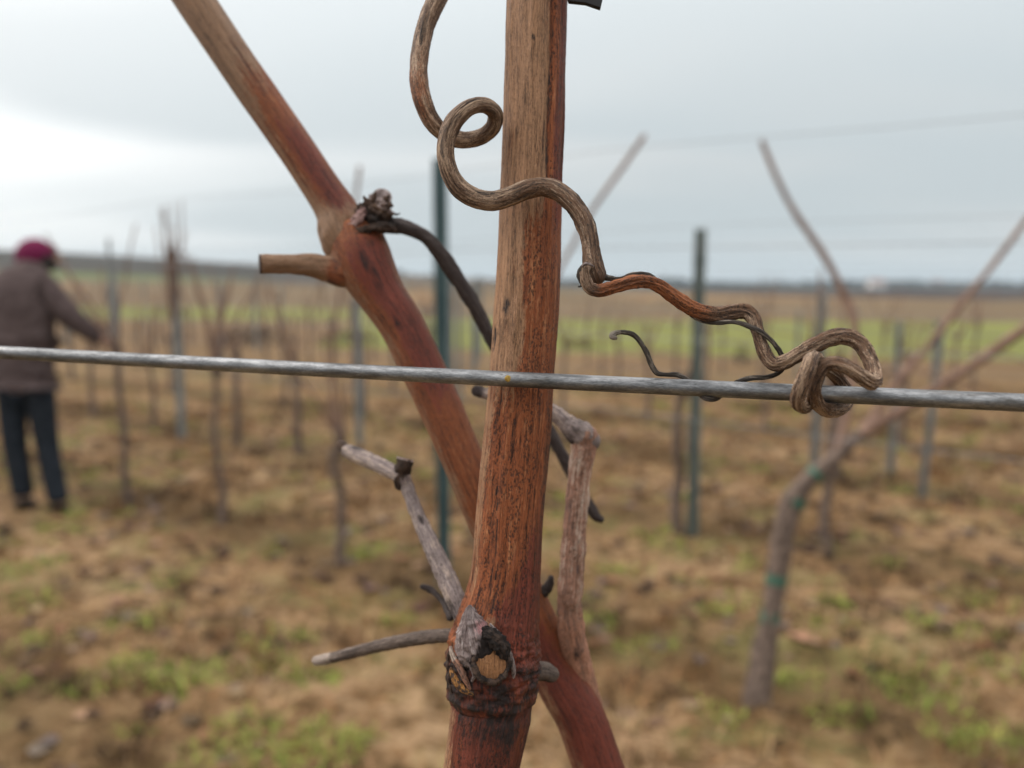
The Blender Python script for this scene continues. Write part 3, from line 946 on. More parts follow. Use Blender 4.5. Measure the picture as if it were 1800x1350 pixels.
ten_b = [(1036, 462, 122.8, 8.0), (1029, 472, 121.6, 8.0), (1029, 485, 121.2, 8.0), (1032, 498, 121.2, 8.8), (1038, 507, 121.2, 9.3), (1050, 511, 121, 9.5), (1069, 507, 121, 10.0), (1091, 501, 120.8, 10.5), (1113, 496, 120.6, 11.0), (1136, 496, 120.4, 11.3),
         (1158, 503, 120.2, 11.5), (1187, 523, 119.8, 12.0), (1221, 544, 119.2, 12.3), (1256, 553, 118.6, 12.3), (1288, 549, 118, 12.0), (1311, 548, 117.4, 12.0), (1325, 560, 116.8, 12.0), (1331, 580, 116.2, 11.5), (1338, 605, 115.5, 11.5), (1348, 628, 114.8, 12.0),
         (1362, 640, 114.2, 12.5), (1382, 635, 113.6, 12.8), (1406, 621, 113, 12.14), (1435, 605, 112.4, 12.88), (1462, 594, 112, 13.34), (1488, 592, 111.6, 13.8), (1511, 603, 111.0, 13.8), (1526, 626, 110.2, 13.34), (1535, 650, 109.0, 12.88), (1538, 668, 107.6, 12.42),
         (1529, 672, 106.4, 11.96), (1512, 661, 106.0, 11.96), (1490, 647, 106.2, 12.42), (1468, 640, 106.8, 12.14), (1450, 643, 107.2, 11.5), (1438, 660, 107.6, 11.32), (1431, 684, 108.2, 11.5), (1435, 707, 109.8, 11.96), (1452, 720, 111.8, 12.42), (1474, 719, 113.8, 12.42),
         (1486, 706, 115.4, 11.96), (1487, 688, 116.2, 11.5), (1477, 670, 116.0, 11.04), (1462, 655, 115.0, 10.58), (1446, 642, 112.6, 10.58), (1433, 630, 109.0, 11.04), (1427, 630, 106.6, 11.5), (1421, 648, 105.8, 11.5), (1412, 670, 105.8, 11.04), (1404, 692, 106.2, 10.58),
         (1402, 708, 107.2, 10.12), (1409, 718, 108.6, 9.2), (1419, 716, 110.2, 8.28), (1424, 704, 111.6, 7.36)]


def sh(pts):
    """keep the wrap seated on the wire"""
    return [(x, y, d + (wire_d(x) - 1.0 / (0.00595 + 0.00365 * x / 1800.0)) * sst(980, 1250, x), r) for x, y, d, r in pts]


def ten_disp(th, s, q, r):
    a = th + s * 0.05
    n = mn.noise((cos(a) * 3.2, sin(a) * 3.2, s * 0.10)) * 0.00022 + mn.noise((cos(a) * 8, sin(a) * 8, s * 0.28)) * 0.00017
    n += 0.00006 * mn.noise((cos(a) * 15, sin(a) * 15, s * 1.2))
    k = sst(960, 1010, q[0])
    return n * (0.55 + 0.65 * k) + r * (0.09 * mn.noise((s * 0.12, 3.3, 0)) + 0.05 * mn.noise((s * 0.35, 8.3, 0)) + 0.05 * k * cos(2 * (a + s * 0.1)))


def ten_a_mask(th, s, q):
    p = 0.5 * (0.9 + mn.noise((th, s * 0.12, 2))) * (1 - 0.6 * sst(930, 1010, q[0]))
    d = 0.5 * sst(0.05, 0.5, mn.noise((cos(th) * 2, sin(th) * 2, s * 0.16))) + 0.35 * sst(470, 488, q[1]) * sst(1000, 1010, q[0])
    r = 0.75 * gauss(q[1], 150, 60) * (1 - sst(745, 790, q[0]))
    return (p, d, r)


def ten_b_mask(th, s, q):
    x = q[0]
    r = sst(1036, 1062, x) * (1 - sst(1210, 1290, x)) * 0.95
    p = 0.55 * (1 - sst(1030, 1050, x)) + 0.6 * sst(1290, 1330, x) * (0.7 + 0.8 * mn.noise((th * 0.5, s * 0.25, 3)))
    d = 0.35 * sst(0.1, 0.5, mn.noise((cos(th) * 2, sin(th) * 2, s * 0.2)))
    return (p, d, r)


tendril = empty('vine_tendril', P(1452, wire_y(1452), 0.1125))
tag(tendril, 'dry curled brown tendril looping past the cane and knotted round the wire', 'tendril')
photo_tube('stem', ten_a, 1.6, 48, M['tendril'], tendril, disp=ten_disp, mask=ten_a_mask, face_cam=False)
photo_tube('wrapping_arm', sh(ten_b), 1.5, 48, M['tendril'], tendril, disp=ten_disp, mask=ten_b_mask, face_cam=False)
# cracked sheath at the fork and the dark loop beside it
photo_tube('fork_sheath', [(1030, 463, 122.0, 3), (1023, 472, 121.8, 5), (1018, 482, 121.8, 4.6), (1019, 491, 121.8, 3.6), (1023, 499, 121.8, 2.6)], 1.2, 14, M['thin'], tendril, disp=rough_disp(0.00010, 5, 2), face_cam=False)
photo_tube('fork_sheath', [(1024, 468, 120.9, 2.0), (1029, 464, 120.5, 2.6), (1036, 464.5, 120.5, 2.2), (1043, 468, 120.8, 1.4)], 1.2, 12, M['twig'], tendril, disp=rough_disp(0.00006, 5, 2), face_cam=False)
photo_tube('fork_sheath', [(1023, 498, 121.8, 2.6), (1021, 503, 121.8, 2.0), (1017, 504, 121.8, 1.4)], 1.2, 10, M['thin'], tendril, face_cam=False)
thin = [(1052, 478, 124, 7), (1062, 486, 124, 5.5), (1073, 489, 124, 4.6), (1084, 491, 124, 4.2), (1096, 489, 123.8, 4.2), (1108, 484, 123.6, 4.6), (1122, 482, 123.4, 4.8), (1136, 483, 123.3, 4.6), (1150, 490, 123.2, 4.2),
        (1170, 508, 122.8, 4), (1195, 534, 122.2, 4), (1218, 555, 121.2, 4.2), (1240, 565, 119.6, 4.4), (1262, 567, 118.0, 4.2), (1290, 566, 116.4, 3.8), (1312, 572, 115.2, 4.2), (1338, 584, 114.4, 4.2), (1358, 601, 114.6, 4.2), (1371, 619, 115.0, 4.4),
        (1378, 636, 115.8, 4.4), (1374, 650, 116.2, 4.2), (1362, 659, 116.2, 4.4), (1345, 663, 116.4, 4.4), (1322, 665, 117.0, 4.6), (1303, 669, 118.2, 4.2), (1286, 678, 119.4, 4.0), (1272, 690, 119.6, 4.0), (1263, 698, 118.4, 4.6), (1252, 701, 117.6, 5.0),
        (1240, 699, 117.8, 5.2), (1229, 690, 119.2, 5.0), (1216, 676, 120.6, 4.6), (1202, 664, 121.4, 4.4), (1186, 658.5, 121.4, 4.2), (1168, 658.5, 121.4, 3.8), (1155, 656, 121.3, 4.4), (1147, 645, 121.2, 5.0), (1141, 630, 121.1, 5.0), (1132, 612, 121, 4.6),
        (1122, 597, 121, 4.2), (1112, 588, 121, 4.0), (1099, 584, 121, 3.8), (1087, 584, 121, 4.2), (1079, 587, 120.8, 5.4), (1076, 592, 120.4, 6.0), (1081, 594, 120.1, 4.4)]
photo_tube('thin_tendril', sh(thin), 1.5, 20, M['thin'], tendril, face_cam=False, flat=0.8,
           disp=lambda th, s, q, r: 0.00012 * mn.noise((cos(th) * 2.5, sin(th) * 2.5, s * 0.5)) + 0.00005 * mn.noise((cos(th) * 6, sin(th) * 6, s * 1.5)),
           mask=lambda th, s, q: (0.6 * sst(0.0, 0.4, mn.noise((th, s * 0.4, 0))) + (0.5 if q[0] < 1090 and q[1] > 570 else 0), 0, 0))
photo_tube('thin_tendril', [(1066, 487, 123.6, 3), (1058, 488, 123.3, 2.4), (1051, 491, 123.2, 1.8)], 1.2, 10, M['thin'], tendril, face_cam=False)

# ------------------------------------------------------------------ foreground: leaning cane behind
lean = empty('grape_cane', P(1052, 1350, 0.160))
tag(lean, 'blurred orange-red grape cane leaning from upper left to lower right behind the upright one', 'grape cane')


def lean_disp(th, s, q, r):
    return 0.00012 * mn.noise((cos(th) * 3, sin(th) * 3, s * 0.05)) + 0.00008 * mn.noise((cos(th) * 9, sin(th) * 9, s * 0.1)) + 0.0006 * gauss(q[1], 405, 16) * (0.5 + mn.noise((cos(th) * 2, sin(th) * 2, s * 0.3)))


def upper_mask(th, s, q):
    u, y = sin(th), q[1]
    w = 0.3 * mn.noise((th, y * 0.01, 5))
    pale = 0.85 * (1 - sst(90, 230, y + 60 * w)) + 0.55 * gauss(u, -0.75, 0.3) + 0.75 * sst(345, 400, y + 30 * w)
    red = gauss(u, 0.35, 0.4) * sst(170, 300, y) * (1 - sst(375, 400, y)) * 1.1
    dark = 0.55 * gauss(u, 0.1, 0.25) * gauss(y, 355, 25)
    return (min(1, pale), dark * 0.8, min(1, red))


def lower_mask(th, s, q):
    u, y = sin(th), q[1]
    w = 0.3 * mn.noise((th, y * 0.01, 15))
    red = gauss(u, 0.35, 0.45) * sst(420, 470, y) * (1 - sst(640, 760, y)) + 0.15 + 0.85 * sst(960, 1200, y - 150 * u)  # red bark; its lower end also carries painted falloff of the top light
    spots = 0
    for (su, sy, sw) in ((0.05, 472, 14), (0.42, 450, 7), (0.2, 492, 12), (0.42, 580, 10), (-0.12, 572, 11), (0.1, 515, 12)):
        spots = max(spots, 0.52 * gauss(u, su, 0.13) * gauss(y, sy, sw))
    pale = 0.45 * gauss(u, -0.85, 0.25) + 0.4 * gauss(u, 0.95, 0.12) * (1 - sst(600, 800, y))
    return (pale, spots, min(1, max(0, red)))


photo_tube('stem', [(295, -75, 170, 34), (342, 0, 170, 34), (395, 80, 170, 33.5), (452, 163, 170, 33.5), (510, 247, 170, 33), (563, 326, 170, 33.5), (590, 368, 170, 37), (602, 396, 170, 43), (614, 424, 170, 47)], 2.6, 72, M['cane2'], lean,
           disp=lean_disp, mask=upper_mask, cap0=None)
photo_tube('stem', [(612, 396, 170, 34), (624, 424, 169.5, 48), (635, 448, 169, 51), (648, 478, 168.5, 49), (672, 520, 168, 42), (697, 556, 167.5, 40), (721, 600, 167, 39), (767, 700, 165.5, 38), (810, 800, 164, 36.5), (853, 900, 163, 37.5), (897, 1000, 162, 39), (941, 1100, 161.5, 41),
                    (986, 1200, 161, 43), (1022, 1265, 160.5, 43.5), (1052, 1350, 160, 43.5), (1085, 1440, 160, 44), (1115, 1530, 160, 44)], 2.6, 72, M['cane2'], lean, disp=lean_disp, mask=lower_mask, cap1=None)
# cut stub to the left
photo_tube('cut_stub', [(625, 470, 168, 30), (600, 478, 167.5, 27), (574, 472, 167, 23), (545, 466, 166, 20), (510, 464, 165, 17.5), (480, 464, 164, 16.5), (456, 464, 163, 16.5)], 2, 44, M['cane2'], lean, cap1='flat', disp=rough_disp(0.0002, 3, 0.3),
           mask=lambda th, s, q: (0.85 - 0.5 * sst(560, 590, q[0]), 0.8 * (1 - sst(456, 461, q[0])) + 0.5 * gauss(q[0], 590, 8) * (1 if cos(th) > 0 else 0), 0))
# dark shaggy node knob with woolly rim
knob = photo_tube('node_knob', [(630, 404, 168, 20), (646, 388, 168, 25), (659, 374, 168, 26), (667, 360, 168, 24), (673, 347, 168, 15)], 1.8, 44, M['knob'], lean, disp=rough_disp(0.0012, 4, 0.7),
                  mask=lambda th, s, q: (0.65 * (1 - sst(352, 372, q[1] + 10 * mn.noise((th, s, 0)))), 0.6 * sst(364, 380, q[1]), 0))
photo_tube('bud_wool', [(590, 420, 166.6, 4), (603, 411, 165.6, 7), (618, 399, 165.2, 9), (630, 386, 165.2, 9.5), (637, 373, 165.6, 8), (638, 363, 166, 4)], 1.8, 22, M['wool2'], lean, disp=rough_disp(0.0006, 4, 1.0))
photo_tube('node_ridge', [(604, 421, 165.4, 3), (618, 413, 164.8, 5), (634, 406, 164.5, 6.5), (654, 401, 164.6, 7), (674, 400, 165.2, 8), (690, 402, 166.6, 8)], 1.8, 20, M['knob'], lean, disp=rough_disp(0.0006, 4, 0.8), mask=lambda th, s, q: (0, 0.5, 0))
photo_tube('bark_strip', [(680, 366, 168, 5), (688, 373, 168, 3), (697, 377, 168, 2), (703, 375, 168, 1)], 1.5, 10, M['dead'], lean)
for (x0, y0, x1, y1) in ((648, 362, 640, 346), (676, 352, 684, 344), (655, 356, 660, 338), (682, 360, 690, 362), (640, 372, 632, 360)):
    photo_tube('bark_strip', [(x0, y0, 166, 6), ((x0 + x1) / 2 + 1, (y0 + y1) / 2, 165.6, 5), (x1, y1, 165.4, 2)], 1.5, 10, M['knob'], lean, disp=rough_disp(0.0003, 4, 1.2))
photo_tube('dark_tendril', [(664, 396, 173, 16), (690, 396, 170.5, 14.5), (720, 402, 168.5, 12), (750, 419, 169, 12), (781, 455, 170, 13.5), (812, 502, 171, 13.5), (840, 549, 172, 12.5), (862, 592, 173, 11.5), (900, 655, 174, 11), (940, 718, 175, 11), (970, 768, 176, 11), (995, 812, 176, 10.5), (1018, 856, 176, 9.5),
                             (1037, 890, 176, 9.5), (1046, 906, 176, 9), (1056, 913, 176, 6)], 2.4, 30, M['dead'], lean, disp=rough_disp(0.00025, 3, 0.3))
# grey-tan side shoot at right with its bent, cut top
shoot = photo_tube('side_shoot', [(1034, 1240, 166, 24), (1016, 1180, 162, 27), (1006, 1125, 158.5, 25), (1001, 1062, 156.5, 21.5), (1003, 1040, 156, 22.5), (1007, 980, 156, 21.5), (1013, 900, 156, 20.5), (1019, 835, 156, 20), (1025, 795, 156, 21.5), (1029, 768, 156, 23)], 2.4, 44, M['twig'], lean,
                  disp=rough_disp(0.00025, 3, 0.4), mask=lambda th, s, q: (0.35 * (1 - sst(1050, 1120, q[1])), 0.35 * gauss(q[1], 1062, 6) * (0.6 + mn.noise((th * 2, s, 0))) + 0.55 * gauss(q[1], 1132, 9) * gauss(sin(th), 0.2, 0.3), 0.85))
photo_tube('shoot_top', [(1036, 775, 156, 20), (1022, 764, 156, 24), (1003, 751, 156.5, 18.5), (986, 735, 157, 15), (966, 720, 158, 12.5), (930, 708, 160, 10.5), (890, 700, 162, 9.5), (855, 692, 163.5, 9), (838, 687, 164, 9.5)], 2, 30, M['twig'], lean, disp=rough_disp(0.0003, 4, 0.8),
           mask=lambda th, s, q: (0.4, (0.75 * sst(1030, 1040, q[0]) + 0.6 * gauss(q[0], 1012, 9) + 0.9 * (1 - sst(842, 862, q[0]))) , 0))
photo_tube('bud', [(944, 1052, 161, 9), (955, 1042, 160.5, 10), (964, 1030, 160, 8.5), (969, 1016, 160, 5)], 1.6, 16, M['dead'], lean, disp=rough_disp(0.0003, 4, 1.0))

# ------------------------------------------------------------------ vineyard rows behind
ROW = Vector((1, -0.72, 0)).normalized()          # along a row, to the right and nearer
rng = random.Random(21)
profile = [(-.5, -.42), (-.5, .5), (.5, .5), (.5, -.42), (.30, -.42), (.30, -.5), (.42, -.5), (.42, .38), (-.42, .38), (-.42, -.5), (-.30, -.5), (-.30, -.42)]


def c_profile(w):
    """open steel section with folded lips"""
    o = [(-.5, -.5), (-.5, .5), (.5, .5), (.5, -.5), (.22, -.5), (.22, -.40), (.40, -.40), (.40, .40), (-.40, .40), (-.40, -.40), (-.22, -.40), (-.22, -.5)]
    return [(x * w, y * w) for x, y in o]


def make_post(p, h, w, mat, label, group=None, hooks=True, lean_x=0.0):
    root = empty('vineyard_post', (p.x, p.y, p.z))
    tag(root, label, 'post', group)
    prof = c_profile(w)
    n = len(prof)
    a = math.atan2(ROW.y, ROW.x)
    V, F = [], []
    zs = [-0.12, 0.0, h * 0.5, h]
    for z in zs:
        for x, y in prof:
            V.append((p.x + x * cos(a) - y * sin(a) + lean_x * z, p.y + x * sin(a) + y * cos(a), p.z + z))
    for i in range(len(zs) - 1):
        for k in range(n):
            F.append((i * n + k, i * n + (k + 1) % n, (i + 1) * n + (k + 1) % n, (i + 1) * n + k))
    F.append(tuple(range((len(zs) - 1) * n, len(zs) * n)))
    me = mesh('section', V, F)
    link('section', me, mat, root, smooth=False)
    if hooks:
        for z in (0.85, 1.15, 1.45):
            if z > h - 0.05: continue
            for s in (-1, 1):
                c = Vector((p.x + lean_x * z, p.y, p.z + z)) + Vector((cos(a), sin(a), 0)) * s * w * 0.5
                ax = Vector((cos(a), sin(a), 0)) * s
                world_tube('wire_hook', [(*(c), 0.003), (*(c + ax * 0.012 + Vector((0, 0, 0.004))), 0.003), (*(c + ax * 0.014 + Vector((0, 0, 0.018))), 0.003)], 0.006, 6, mat, root)
    return root


def vine(p, label, group=None, h=0.85, r=0.021, seed=0, canes=3, arms=1, ncut=1.0, lean_v=(0, 0), detail=True, name='grapevine'):
    rg = random.Random(seed)
    root = empty(name, (p.x, p.y, p.z))
    tag(root, label, 'grapevine', group)
    pts = [(p.x, p.y, p.z - 0.05, r * 1.6), (p.x, p.y, p.z + 0.03, r * 1.3)]
    n = 5 if detail else 3
    for i in range(1, n + 1):
        t = i / n
        pts.append((p.x + lean_v[0] * t + rg.uniform(-.02, .02), p.y + lean_v[1] * t + rg.uniform(-.02, .02), p.z + h * t, r * (1.15 - 0.3 * t)))
    nd = (lambda th, s, q, rr: rr * 0.28 * mn.noise((cos(th) * 1.5, sin(th) * 1.5, s * 0.01)) + rr * 0.15 * mn.noise((cos(th) * 3, sin(th) * 3, s * 0.03)))
    world_tube('trunk', pts, 0.05 if detail else 0.12, 12 if detail else 7, M['trunk'], root, disp=nd)
    top = Vector(pts[-1][:3])
    # knobby head
    hd = [(*(top - Vector((0, 0, 0.05))), r * 0.9), (*top, r * 1.45), (*(top + Vector((0.01, 0, 0.06))), r * 0.8)]
    world_tube('head', hd, 0.02, 9 if detail else 6, M['trunk'], root, disp=nd)
    for a in range(arms):
        sgn = 1 if (a + seed) % 2 == 0 else -1
        L = rg.uniform(0.5, 0.85)
        q = [(*top, 0.008)]
        for i in range(1, 5):
            t = i / 4
            v = top + ROW * sgn * L * t + Vector((rg.uniform(-.02, .02), rg.uniform(-.02, .02), 0.10 * sin(t * pi) + rg.uniform(-.015, .015)))
            q.append((*v, 0.008 - 0.003 * t))
        world_tube('tied_cane', q, 0.05 if detail else 0.12, 7 if detail else 5, M['far_cane'], root)
    for c in range(canes):
        v = top + Vector((rg.uniform(-.03, .03), rg.uniform(-.03, .03), 0))
        dirv = Vector((rg.uniform(-.55, .55), rg.uniform(-.3, .3), 1)).normalized()
        L = rg.uniform(0.15, 0.75) * ncut
        q = [(*v, 0.0075)]
        for i in range(1, 5):
            v = v + dirv * L / 4
            dirv = (dirv + Vector((rg.uniform(-.2, .2), rg.uniform(-.2, .2), .08))).normalized()
            q.append((*v, 0.0075 - 0.003 * i / 4))
        world_tube('upright_cane', q, 0.05 if detail else 0.12, 7 if detail else 5, M['far_cane'], root)
    return root


# the near row: the crooked vine at right
b = G(1328, 1240)
d1 = depth(b)


def PV(pts, dz=0.0):
    """photo points at a depth that follows the row line from the base b"""
    out = []
    for x, y, r, dd in pts:
        d = d1 + dd
        out.append((*P(x, y, d), r * d / FPX))
    return out


nv = empty('grapevine', b)
tag(nv, 'crooked grapevine with green tape rings, nearest of the vines behind the wire', 'grapevine', 'vines in the near row')
nd = (lambda th, s, q, rr: rr * 0.22 * mn.noise((cos(th) * 1.5, sin(th) * 1.5, s * 0.012)) + rr * 0.14 * mn.noise((cos(th) * 3.5, sin(th) * 3.5, s * 0.03)))
trunk = world_tube('trunk', [(b.x - 0.01, b.y, b.z - 0.06, 0.05)] + PV([(1328, 1236, 25, 0), (1337, 1180, 22, 0), (1352, 1100, 18, 0), (1366, 1010, 18, 0), (1380, 930, 20, 0), (1392, 885, 19, 0), (1412, 852, 16, 0), (1442, 825, 14, 0), (1475, 798, 13, 0), (1508, 766, 12, 0)]), 0.03, 20, M['trunk'], nv, disp=nd)
for (x, y, r) in ((1353, 1093, 18.3), (1364, 1026, 18.6), (1393, 888, 20.2), (1428, 838, 16.2)):
    v = P(x, y, d1)
    nxt = {1353: P(1356, 1075, d1), 1364: P(1366, 1010, d1), 1393: P(1400, 875, d1), 1428: P(1436, 829, d1)}[x]
    world_tube('green_tape', [(*v, r * d1 / FPX), (*nxt, r * d1 / FPX)], 0.01, 18, M['green_tie'], nv, cap0=None, cap1=None)
world_tube('arm', PV([(1500, 772, 11, 0), (1540, 745, 10, -.01), (1590, 718, 9, -.03), (1650, 680, 8.5, -.06), (1720, 634, 8.5, -.1), (1800, 580, 9, -.16), (1900, 515, 8, -.25)]), 0.04, 12, M['far_cane'], nv, disp=nd)
world_tube('upright_cane', PV([(1470, 800, 8, 0), (1484, 745, 7.5, .02), (1502, 650, 7, .05), (1500, 560, 7, .08), (1480, 508, 6.5, .1), (1448, 448, 6, .11), (1395, 370, 5.2, .12), (1360, 300, 4.8, .12), (1340, 250, 4.5, .12)]), 0.04, 10, M['far_cane'], nv, disp=nd)
world_tube('upright_cane', PV([(1520, 758, 7.5, 0), (1560, 695, 7, .02), (1625, 615, 6.5, .03), (1690, 535, 5.5, .03), (1742, 470, 5, .02), (1800, 393, 4.8, 0), (1860, 315, 5, -.02)]), 0.04, 10, M['far_cane'], nv, disp=nd)
world_tube('upright_cane', PV([(1490, 780, 6, 0), (1530, 735, 5.5, .1), (1590, 650, 5, .2), (1650, 590, 4.5, .3)]), 0.04, 8, M['far_cane'], nv, disp=nd)

vine(G(905, 1105), 'grapevine hidden behind the upright cane, its long cane slanting up right', 'vines in the near row', seed=3, canes=0, arms=0, r=0.02)
hv = bpy.data.objects[[o.name for o in bpy.data.objects if o.get('label', '').startswith('grapevine hidden')][0]]
hb = depth(G(905, 1105))
world_tube('upright_cane', [(*P(x, y, hb), r * hb / FPX) for x, y, r in ((900, 690, 5), (930, 590, 4.2), (965, 510, 3.8), (1002, 440, 3.8), (1042, 368, 4), (1090, 300, 4.4), (1132, 240, 4.4))], 0.04, 8, M['far_cane'], hv)
near_row = [(597, 988, 'thin grapevine trunk right below the pale tip of the forked twig', 0.62, 5), (390, 928, 'grey slender grapevine trunk standing second right of the person', 0.86, 6), (226, 888, 'dark grapevine trunk standing closest to the person', 0.95, 7)]
for px, py, lab, h, sd in near_row:
    vine(G(px, py), lab, 'vines in the near row', h=h, r=0.020 if px != 390 else 0.017, seed=sd, canes=5, arms=0, ncut=1.15)
make_post(G(781, 1040), 1.82, 0.042, M['teal_post'], 'slim dark teal steel post rising behind the dark tendril', 'posts in the near row')
# the second row
make_post(G(1217, 938), 1.62, 0.046, M['green_post'], 'grey-green steel post right of the upright cane with its top against the sky', 'posts in the second row')
vine(G(1190, 932), 'dark grapevine trunk right against the grey-green steel post', 'vines in the second row', h=0.8, r=0.026, seed=13, canes=2, arms=1, ncut=0.5)
vine(G(1452, 968), 'slim grapevine trunk behind the crooked vine', 'vines in the second row', h=0.82, r=0.022, seed=14, canes=3, arms=1, ncut=0.9)
make_post(G(320, 772), 1.62, 0.05, M['grey_post'], 'tall grey post with bundled cane tops between the person and the leaning cane', 'posts in the second row')
vine(G(417, 785), 'short dark vine trunk right of the tall grey post', 'vines in the second row', h=0.75, r=0.026, seed=15, canes=5, arms=0, ncut=1.4)
vine(G(526, 802), 'dark vine trunk midway between tall grey post and leaning cane', 'vines in the second row', h=0.7, r=0.028, seed=16, canes=5, arms=0, ncut=1.3)
make_post(G(632, 782), 1.2, 0.045, M['grey_post'], 'short bluish post seen just left of the leaning cane', 'posts in the second row')
make_post(G(1430, 850), 1.25, 0.045, M['grey_post'], 'grey post with its top at the horizon behind the crooked vine', 'posts in the third row')
make_post(G(1565, 832), 1.08, 0.040, M['grey_post'], 'short grey post below the wire just right of the tendril knot', 'posts in the third row')
make_post(G(1620, 880), 1.02, 0.036, M['grey_post'], 'slanting thin grey post below the wire farther right of the tendril knot', 'posts in the third row', lean_x=0.05)
make_post(G(207, 700), 1.85, 0.028, M['grey_post'], 'tall faint grey post just right of the worker, rising above the hill', 'posts in the far rows', hooks=False)
v597 = [o for o in bpy.data.objects if o.get('label', '').startswith('thin grapevine trunk right below')][0]
d597 = depth(G(597, 988))
world_tube('upright_cane', [(*P(x, y, d597), r * d597 / FPX) for x, y, r in ((595, 790, 4), (584, 690, 3.8), (588, 590, 3.5), (604, 470, 3.2), (622, 370, 3.2), (632, 295, 3.5))], 0.05, 7, M['far_cane'], v597)
# cane tops bundled on the tall grey post
tp = G(320, 772)
cb = empty('cane_bundle', (tp.x, tp.y, tp.z + 1.55))
tag(cb, 'bundle of thin cane tips tied to the tall grey post', 'cane bundle')
for k in range(14):
    a0 = Vector((tp.x + rng.uniform(-.04, .04), tp.y - 0.05, tp.z + rng.uniform(1.0, 1.35)))
    v1 = a0 + Vector((rng.uniform(-.13, .13), rng.uniform(-.05, .05), rng.uniform(.5, .85)))
    mid = (a0 + v1) / 2 + Vector((rng.uniform(-.05, .05), 0, 0))
    world_tube('cane_tip', [(*a0, 0.008), (*mid, 0.008), (*v1, 0.006)], 0.05, 6, M['far_cane'], cb)

# generic further rows
used = [G(1452, 968), G(1190, 932), G(417, 785), G(526, 802), G(905, 1105), G(597, 988), G(390, 928), G(226, 888), b]
cs = [5.0, 6.9, 8.8, 10.7, 12.6, 14.5]
nv_count = 0
for ri, c in enumerate(cs):
    t = -26.0
    k = 0
    while t < 12:
        t += 1.15
        k += 1
        x = t * ROW.x
        y = c + t * ROW.y
        if y < 1.5 or abs(x) > 0.70 * y + 0.3 or y > 26: continue
        p = Vector((x + rng.uniform(-.08, .08), y + rng.uniform(-.05, .05), 0)); p.z = gh(p.x, p.y)
        if any((p - u).length < 0.55 for u in used): continue
        if c < 6 and (x > -1.0 or x < -4.5): 
            if x > -1.0: continue
        if k % 5 == 2:
            make_post(p, rng.uniform(0.95, 1.12) if p.x > 0.3 else rng.uniform(1.25, 1.6), 0.042, M['grey_post'], 'blurred thin grey post standing in the far vine rows', 'posts in the far rows', hooks=False)
        else:
            vine(p, 'blurred bare grapevine standing in the far vine rows', 'vines in the far rows', h=rng.uniform(.6, .85), r=rng.uniform(.017, .026), seed=100 + nv_count, canes=rng.choice((4, 5, 6)), arms=1, detail=False, ncut=1.0)
            nv_count += 1


# row wires
def row_wire(c, z, t0, t1, label, sag=0.03, r=0.0013):
    pts = []
    for i in range(13):
        t = t0 + (t1 - t0) * i / 12
        x, y = t * ROW.x, c + t * ROW.y
        pts.append((x, y, z + gh(x, y) * 0.3 - sag * abs(sin(i * pi / 3)), r))
    o = world_tube('trellis_wire', pts, 0.5, 6, M['far_wire'])
    return tag(o, label, 'wire', 'trellis wires')


row_wire(3.15, 1.78, -8, 3.2, 'faint top wire of the near row high against the sky', r=0.0012)
row_wire(3.15, 0.86, -8, 3.2, 'low fruiting wire of the near row', r=0.0015)
row_wire(5.0, 1.62, -11, 5.2, 'faint top wire of the second row against the pale sky', r=0.0014)
row_wire(5.0, 0.84, -11, 5.2, 'low fruiting wire of the second row')
row_wire(6.9, 1.45, -15, 7, 'faint top wire of the third row')
row_wire(6.9, 0.80, -15, 7, 'low fruiting wire of the third row')
row_wire(8.8, 1.40, -18, 9, 'faint top wire of the fourth row')
row_wire(8.8, 0.80, -18, 9, 'low fruiting wire of the fourth row')


for ci, zz, nm in ((3.15, 1.14, 'second wire up of the near row'), (3.15, 1.45, 'third wire up of the near row'), (5.0, 1.12, 'second wire up of the second row'), (5.0, 1.38, 'third wire up of the second row'), (6.9, 1.12, 'second wire up of the third row'), (8.8, 1.10, 'second wire up of the fourth row'), (10.7, 0.80, 'low fruiting wire of the fifth row'), (12.6, 0.80, 'low fruiting wire of the sixth row')):
    row_wire(ci, zz, -8 - ci, ci + 0.2, nm, r=0.0016)


